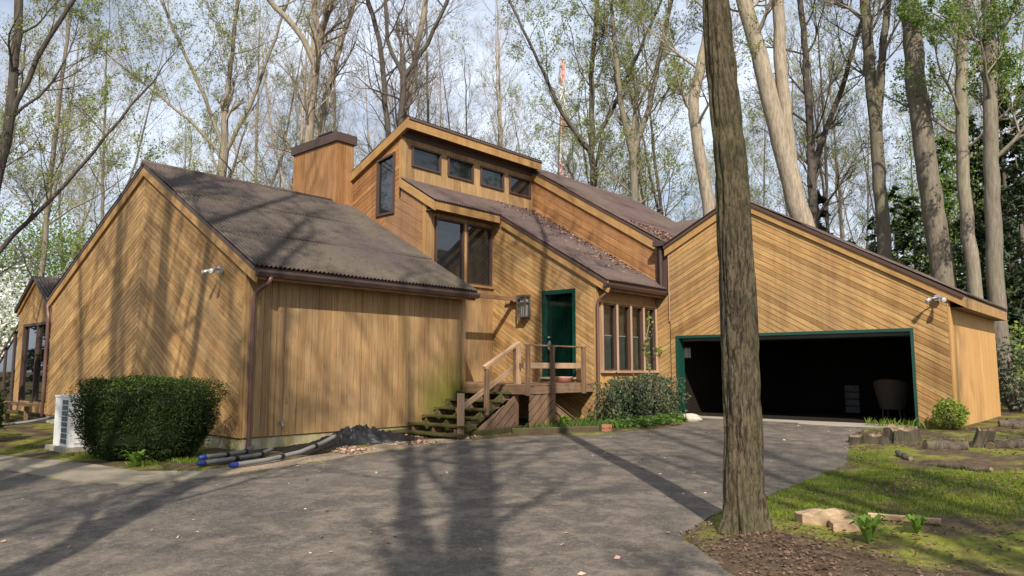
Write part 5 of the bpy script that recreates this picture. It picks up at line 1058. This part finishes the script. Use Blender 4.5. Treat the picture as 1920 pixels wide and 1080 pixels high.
for q, (px, d, k, s) in enumerate(HEM):
    x, y = fwd(d, px); zn = 'at the left edge behind the sunroom' if px < 0 else ('over the roofs left of the double trunk' if px < 1500 else 'among the trunks behind the garage'); hc[zn] = hc.get(zn, 0)+1
    lb = 'dark drooping hemlock, %s from left of those %s' % (ORD[hc[zn]-1], zn)
    o = thing('hemlock_tree', lb, 'tree', (x, y, g1(x, y)-0.05), 'dark hemlocks', rz=q*1.1); o.scale = (s, s, s)
    for nm, me in zip(('trunk', 'crown'), hp_[k]): c_ = bpy.data.objects.new(nm, me); COL.objects.link(c_); c_.parent = o

# leafy shrubs and saplings
def shrub_mesh(seed, rx, ry, h, n, size, leaf, stems_=10, twig='twig_dark', shell=0.55, box=2.0, core=False, taper=0.0, up=0.4, lumpy=0.22):
    rs = np.random.RandomState(seed); m = MB()
    BP = []; 
    for k in range(stems_):
        az = rs.uniform(0, 6.28); e = np.array([math.cos(az)*rx*rs.uniform(0.3, 0.9), math.sin(az)*ry*rs.uniform(0.3, 0.9), h*rs.uniform(0.6, 0.98)]); s = np.linspace(0, 1, 6)[:, None]; BP.append(s*e*np.array([1, 1, 1])+np.array([e[0]*0.15, e[1]*0.15, 0])*np.sin(s*3)+rs.normal(0, 0.02, (6, 3)))
    V, F_ = tube_arrays(np.array(BP), np.tile(np.linspace(0.018, 0.005, 6), (stems_, 1)), 4); m.add(V, F_, 0)
    d = rs.normal(size=(n, 3)); d /= (np.abs(d)**box).sum(1, keepdims=True)**(1/box); r_ = (shell+(1-shell)*rs.uniform(0, 1, n)**0.6)*np.where(rs.uniform(size=n) < 0.05, rs.uniform(1.03, 1.14, n), 1.0)
    lump = 1+lumpy*(fbm(d[:, 0]*2.3+seed, d[:, 1]*2.3+d[:, 2]*1.7, seed, 3)-0.5)*2; P = d*(r_*lump)[:, None]*np.array([rx, ry, h/2])+np.array([0, 0, h/2]); P[:, :2] *= (1-taper+taper*1.15*np.clip(P[:, 2:3]/h, 0, 1)); P = P[P[:, 2] > 0.02]
    leaf_cards(P, size, rs, m, 1, 0.6 if size > 0.055 else 0.3, up=up)
    return m
def shrub(name, label, loc, seed, rx, ry, h, n, size, leaf, rz=0, group=None, core=0.0, box=2.0, **kw):
    o = thing(name, label, 'shrub', loc, group, rz); m = shrub_mesh(seed, rx, ry, h, n, size, leaf, box=box, **kw); part('foliage', m, [M[kw.get('twig', 'twig_dark')], M[leaf]], o, local=True)
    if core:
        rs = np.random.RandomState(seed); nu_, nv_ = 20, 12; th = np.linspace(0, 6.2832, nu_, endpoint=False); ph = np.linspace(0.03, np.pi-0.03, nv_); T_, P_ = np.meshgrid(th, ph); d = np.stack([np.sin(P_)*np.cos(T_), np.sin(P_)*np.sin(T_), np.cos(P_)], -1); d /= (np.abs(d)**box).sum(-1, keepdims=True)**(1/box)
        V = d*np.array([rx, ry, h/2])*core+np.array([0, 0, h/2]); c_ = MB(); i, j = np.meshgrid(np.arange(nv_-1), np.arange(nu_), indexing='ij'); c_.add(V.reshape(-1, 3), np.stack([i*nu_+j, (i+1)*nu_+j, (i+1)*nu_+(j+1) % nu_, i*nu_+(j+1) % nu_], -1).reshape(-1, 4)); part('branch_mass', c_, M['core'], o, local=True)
    return o
hx_, hy_ = -12.85, 5.28; ha = math.atan2(5.85-4.55, 2.55)
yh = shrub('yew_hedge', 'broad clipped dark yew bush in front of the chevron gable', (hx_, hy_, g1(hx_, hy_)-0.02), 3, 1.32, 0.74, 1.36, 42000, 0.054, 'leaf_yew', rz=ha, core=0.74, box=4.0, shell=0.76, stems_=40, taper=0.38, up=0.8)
rs = np.random.RandomState(8); nt = 9000; d = rs.normal(size=(nt, 3)); d /= (np.abs(d)**4.0).sum(1, keepdims=True)**0.25; d = d[d[:, 2] > 0.15+0.9*rs.uniform(0, 1, nt)**0.7]; P = d*(1.0+0.07*rs.uniform(-1, 1, len(d)))[:, None]*np.array([1.32, 0.74, 0.68])+np.array([0, 0, 0.68]); P[:, :2] *= 0.62+0.437*np.clip(P[:, 2:3]/1.36, 0, 1)
m = MB(); leaf_cards(P, 0.055, rs, m, 0, 0.3, up=1.2); part('new_growth', m, M['leaf_yew_tip'], yh, local=True)
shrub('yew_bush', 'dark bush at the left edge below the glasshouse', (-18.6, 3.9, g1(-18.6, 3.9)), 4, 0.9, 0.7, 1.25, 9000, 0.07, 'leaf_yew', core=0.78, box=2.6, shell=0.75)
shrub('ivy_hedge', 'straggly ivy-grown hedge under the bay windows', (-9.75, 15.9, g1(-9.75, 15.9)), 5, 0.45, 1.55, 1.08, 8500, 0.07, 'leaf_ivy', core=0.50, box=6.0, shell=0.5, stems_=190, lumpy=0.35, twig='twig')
shrub('lime_shrub', 'small bright green shrub at the right garage corner', (-3.25, 17.35, g1(-3.25, 17.35)), 6, 0.34, 0.30, 0.62, 1500, 0.06, 'leaf_lime', stems_=14)
GC = 'leafy undergrowth at the edge of the woods'
for q, (px, d, rx, h, leaf, lb) in enumerate(((60, 37, 3.2, 10.0, 'leaf_green', 'bright green leafy understorey tree above the sunroom'), (150, 38, 3.4, 9.0, 'leaf_green', 'green understorey tree left of the chevron gable'), (-20, 44, 2.8, 9.5, 'leaf_spring', 'olive understorey bush at the left edge'), (1535, 31, 1.9, 5.0, 'leaf_lime', 'light green sapling above the garage rake'),
        (1610, 33, 2.2, 5.2, 'leaf_green', 'green sapling right of the light green sapling'), (1210, 32, 1.5, 5.4, 'leaf_green', 'green bush peeking over the rear roof valley'), (1900, 24, 1.5, 2.8, 'leaf_spring', 'olive green bush right of the garage side wall'), (1935, 21, 1.3, 2.4, 'leaf_ivy', 'dark leafy bush at the right edge by the log pile'), (1915, 28, 1.6, 4.6, 'leaf_green', 'green sapling at the right edge behind the garage'), (1790, 33, 2.6, 14.0, 'leaf_green', 'tall bright leafing understorey tree between the right hand trunks'), (260, 36, 2.4, 5.4, 'leaf_spring', 'olive understorey bush behind the left roof edge'))):
    x, y = fwd(d, px); n_ = int(1500*rx*min(h, 7)/3); shrub('understorey_shrub', lb, (x, y, g1(x, y)), 30+q, rx, rx, h, n_, 0.13, leaf, group=GC, shell=0.25, stems_=14)
x, y = fwd(31, 14); dg = shrub('dogwood_tree', 'white flowering dogwood behind the glasshouse at left', (x, y, g1(x, y)), 50, 1.9, 1.9, 5.7, 5200, 0.14, 'blossom', shell=0.35, stems_=16)
# far wood: one mass beyond the last trees one can tell apart
rs = np.random.RandomState(5); m = MB(); P = []
for k in range(260):
    px = rs.uniform(-150, 2080); d = rs.uniform(60, 110); x, y = fwd(d, px); hh = rs.uniform(2.5, 9); n_ = 110; q = rs.normal(size=(n_, 3))*np.array([1.8, 1.8, hh*0.33])+np.array([x, y, hh*0.45]); q[:, 2] = np.maximum(q[:, 2], 0.2); P.append(q)
leaf_cards(np.concatenate(P), 0.55, rs, m, 0); solo('far_woods', m, M['leaf_spring'], kind='stuff', label='hazy mass of far understorey beyond the trees', cat='woods')

# ---------------------------------------------------------------- small growth and litter
def scatter(name, label, cat, pts, size, mat, up=3.0, lift=0.012, seed=1, zfun=gz, asp=0.75):
    pts = np.array(pts); rs = np.random.RandomState(seed); z = zfun(pts[:, 0], pts[:, 1]) if zfun else pts[:, 2]; P = np.stack([pts[:, 0], pts[:, 1], z+lift*rs.uniform(0.6, 2.2, len(pts))], 1); m = MB(); leaf_cards(P, size, rs, m, 0, asp, up=up); return solo(name, m, M[mat] if isinstance(mat, str) else mat, label, cat, kind='stuff')
def dz(x, y): return np.where(inside(x, y, DRIVE), slope(y)+0.002, gz(x, y))
rs = np.random.RandomState(21)
q = rs.uniform((-14, 6.6), (-9.8, 11), (9000, 2)); ok = ((q[:, 0] > -12.45) & (q[:, 0] < -10.45-0.1*np.sin(q[:, 1]*3)) & (fbm(q[:, 0]*1.5, q[:, 1]*1.5, 3) > 0.47) & (q[:, 1] > 7.6)); q = q[ok][:1500]
scatter('leaf_litter', 'pale dead leaves drifted along the foundation and stairs', 'leaves', q, 0.075, 'litter_pale', seed=2)
q = rs.uniform((-4.6, 4.2), (1.5, 17.6), (30000, 2)); ok = ~inside(q[:, 0], q[:, 1], DRIVE) & (fbm(q[:, 0]*0.8, q[:, 1]*0.8, 13) > 0.50-0.10*np.exp(-((q[:, 0]+2.6)**2+(q[:, 1]-5.6)**2)/1.5)); q = q[ok][:7000]
scatter('lawn_litter', 'dead leaves and bark scattered over the bare lawn', 'leaves', q, 0.036, 'litter', seed=3)
q = rs.uniform((-3.7, 4.6), (-1.2, 7.2), (3200, 2)); ok = ~inside(q[:, 0], q[:, 1], DRIVE) & (np.hypot(q[:, 0]+2.75, (q[:, 1]-5.9)) < 1.2*rs.uniform(0.4, 1.1, 3200)); scatter('mulch', 'bark mulch and leaf litter round the big trunk', 'mulch', q[ok], 0.028, 'litter', seed=4)
q = rs.uniform((-13, 0.5), (-3, 17), (260, 2)); scatter('driveway_leaves', 'stray dead leaves and petals on the asphalt', 'leaves', q[inside(q[:, 0], q[:, 1], DRIVE)], 0.045, 'litter_pale', seed=6, zfun=dz, lift=0.004)
q = rs.uniform((-14.9, 14.9), (-10.2, 17.95), (6000, 2)); wgt = np.exp(-((17.9-q[:, 1])/0.55))*np.clip((-10.6-q[:, 0])/0.6, 0, 1); q = q[rs.uniform(size=6000) < wgt][:750]
scatter('roof_leaves', 'reddish dead leaves lying along the entry roof', 'leaves', q, 0.075, 'litter_roof', up=2.0, lift=0.02, seed=7, zfun=lambda x, y: ze(x)+0.04)
q = rs.uniform((-11.4, 18.0), (-10.2, 20.0), (350, 2)); scatter('valley_leaves', 'dead leaves caught in the roof valley beside the garage', 'leaves', q, 0.075, 'litter_roof', up=2.0, lift=0.02, seed=8, zfun=lambda x, y: np.maximum(zb(x)+0.05, 0))
# grass
def blades(name, label, q, h, w_, mat, seed, zf=gz):
    rs = np.random.RandomState(seed); n = len(q); z = zf(q[:, 0], q[:, 1]); b = np.stack([q[:, 0], q[:, 1], z-0.01], 1); az = rs.uniform(0, 6.28, n); hh = h*rs.uniform(0.5, 1.3, n); ln = hh*rs.uniform(0.1, 0.7, n); s = np.stack([np.cos(az+1.57), np.sin(az+1.57), np.zeros(n)], 1)*w_; d = np.stack([np.cos(az)*ln, np.sin(az)*ln, hh], 1); mid = b+d*np.array([0.35, 0.35, 0.6])
    V = np.stack([b-s, b+s, mid+s*0.7, b+d, mid-s*0.7], 1).reshape(-1, 3); i = np.arange(n)*5; m = MB(); m.add(V, np.stack([i, i+1, i+2, i+3, i+4], -1)); return solo(name, m, M[mat], label, 'grass', kind='stuff')
q = rs.uniform((-4.6, 4.2), (1.8, 17.6), (150000, 2)); dn = fbm(q[:, 0]*0.55, q[:, 1]*0.55, 15); core_ = np.exp(-((q[:, 0]+2.4)/1.3)**2-((q[:, 1]-9.6)/2.6)**2); ok = ~inside(q[:, 0], q[:, 1], DRIVE) & (dn+0.22*core_+rs.uniform(-0.08, 0.08, len(q)) > 0.58) & (np.hypot(0.75*q[:, 0]+1.75, q[:, 1]-5.7) > 0.8+0.9*fbm(q[:, 0]*2, q[:, 1]*2, 44)); blades('lawn_grass', 'patchy short grass on the mossy lawn at right', q[ok][:52000], 0.042, 0.004, 'grass', 31)
q = rs.uniform((-16.5, 3.9), (-10.7, 6.7), (14000, 2)); ok = ~inside(q[:, 0], q[:, 1], DRIVE) & (fbm(q[:, 0]*1.2, q[:, 1]*1.2, 19) > 0.50) & (q[:, 1] > 4.45+0.35*(q[:, 0]+13)*0.3+0.25); blades('verge_grass', 'thin grass and weeds round the clipped hedge', q[ok][:5000], 0.07, 0.005, 'grass', 32)
q = rs.uniform((-10.5, 12.0), (-9.0, 14.9), (5000, 2)); ok = ~inside(q[:, 0], q[:, 1], DRIVE) & ((q[:, 0]+10.35)*1.45-(q[:, 1]-11.75)*1.2 < -0.12); blades('bed_plants', 'blade-leaved green plants in the bed below the deck', q[ok][:420], 0.20, 0.010, 'leaf_ground', 33)
q = rs.uniform((-5.0, 17.25), (-3.4, 17.75), (160, 2)); blades('threshold_weeds', 'pale weeds sprouting along the right end of the garage threshold', q, 0.17, 0.006, 'leaf_lime', 34, zf=lambda x, y: slope(y)+0.0)
q = np.concatenate([rs.normal((-9.2, 14.9), (0.35, 0.5), (1500, 2)), rs.normal((-9.1, 16.2), (0.25, 0.6), (900, 2))]); q = q[~inside(q[:, 0], q[:, 1], DRIVE)]; o = scatter('groundcover', 'green ivy groundcover spilling toward the driveway below the ivy hedge', 'groundcover', q, 0.085, 'leaf_ground', up=1.2, lift=0.07, seed=9)
def weed(x, y, n, size, label, leaf='leaf_lime', h=0.22):
    rs = np.random.RandomState(int(abs(x*100))); o = thing('weed', label, 'weed', (x, y, g1(x, y)))
    for k in range(n+5):
        az = k*2.4; L_ = size*rs.uniform(0.7, 1.2); s = np.linspace(0, 1, 5); r_ = s*L_*0.8; zz = h*np.sin(s*2.0)*rs.uniform(0.6, 1.1); wd = size*0.17*np.sin(np.pi*np.clip(s*0.92+0.06, 0, 1)); c_ = np.stack([x+r_*math.cos(az), y+r_*math.sin(az), g1(x, y)+zz], 1); sd = np.array([-math.sin(az), math.cos(az), 0.0]); V = np.concatenate([c_-sd*wd[:, None], c_+np.array([0, 0, -0.01]), c_+sd*wd[:, None]]); m = MB(); m.add(V, [[i, i+1, 5+i+1, 5+i] for i in range(4)]+[[5+i, 5+i+1, 10+i+1, 10+i] for i in range(4)]); part('leaf', m, M[leaf], o)
weed(-1.85, 6.45, 9, 0.20, 'broad-leaved green weed on bare soil in the right foreground', 'leaf_green')
weed(-1.62, 7.0, 8, 0.15, 'smaller green weed right of the broad-leaved weed', 'leaf_green', 0.14)
weed(-10.2, 13.35, 9, 0.26, 'bright green leafy weed below the right end of the deck', 'leaf_lime', 0.3)
weed(-11.9, 4.75, 9, 0.22, 'small green weed at the foot of the clipped hedge', 'leaf_green', 0.25)
# vine on the bay windows
vn = thing('window_vine', 'thin leafy vine climbing the bay window frame', 'vine', (XE+0.1, 17.12, 1.35)); P = np.stack([np.full(40, XE+0.11), 17.12+0.10*np.sin(np.linspace(0, 9, 40))+np.linspace(0, 0.12, 40), np.linspace(1.2, 3.15, 40)], 1); m = MB(); m.tube(P, 0.009, 5); part('vine_stem', m, M['twig'], vn)
m = MB(); rs = np.random.RandomState(3); Q = np.concatenate([P[rs.randint(0, 40, 110)]+rs.normal(0, 0.045, (110, 3)), np.array((XE+0.15, 17.75, 2.1))+rs.normal(0, 0.07, (30, 3))]); leaf_cards(Q, 0.075, rs, m, 0); part('leaves', m, M['leaf_lime'], vn)
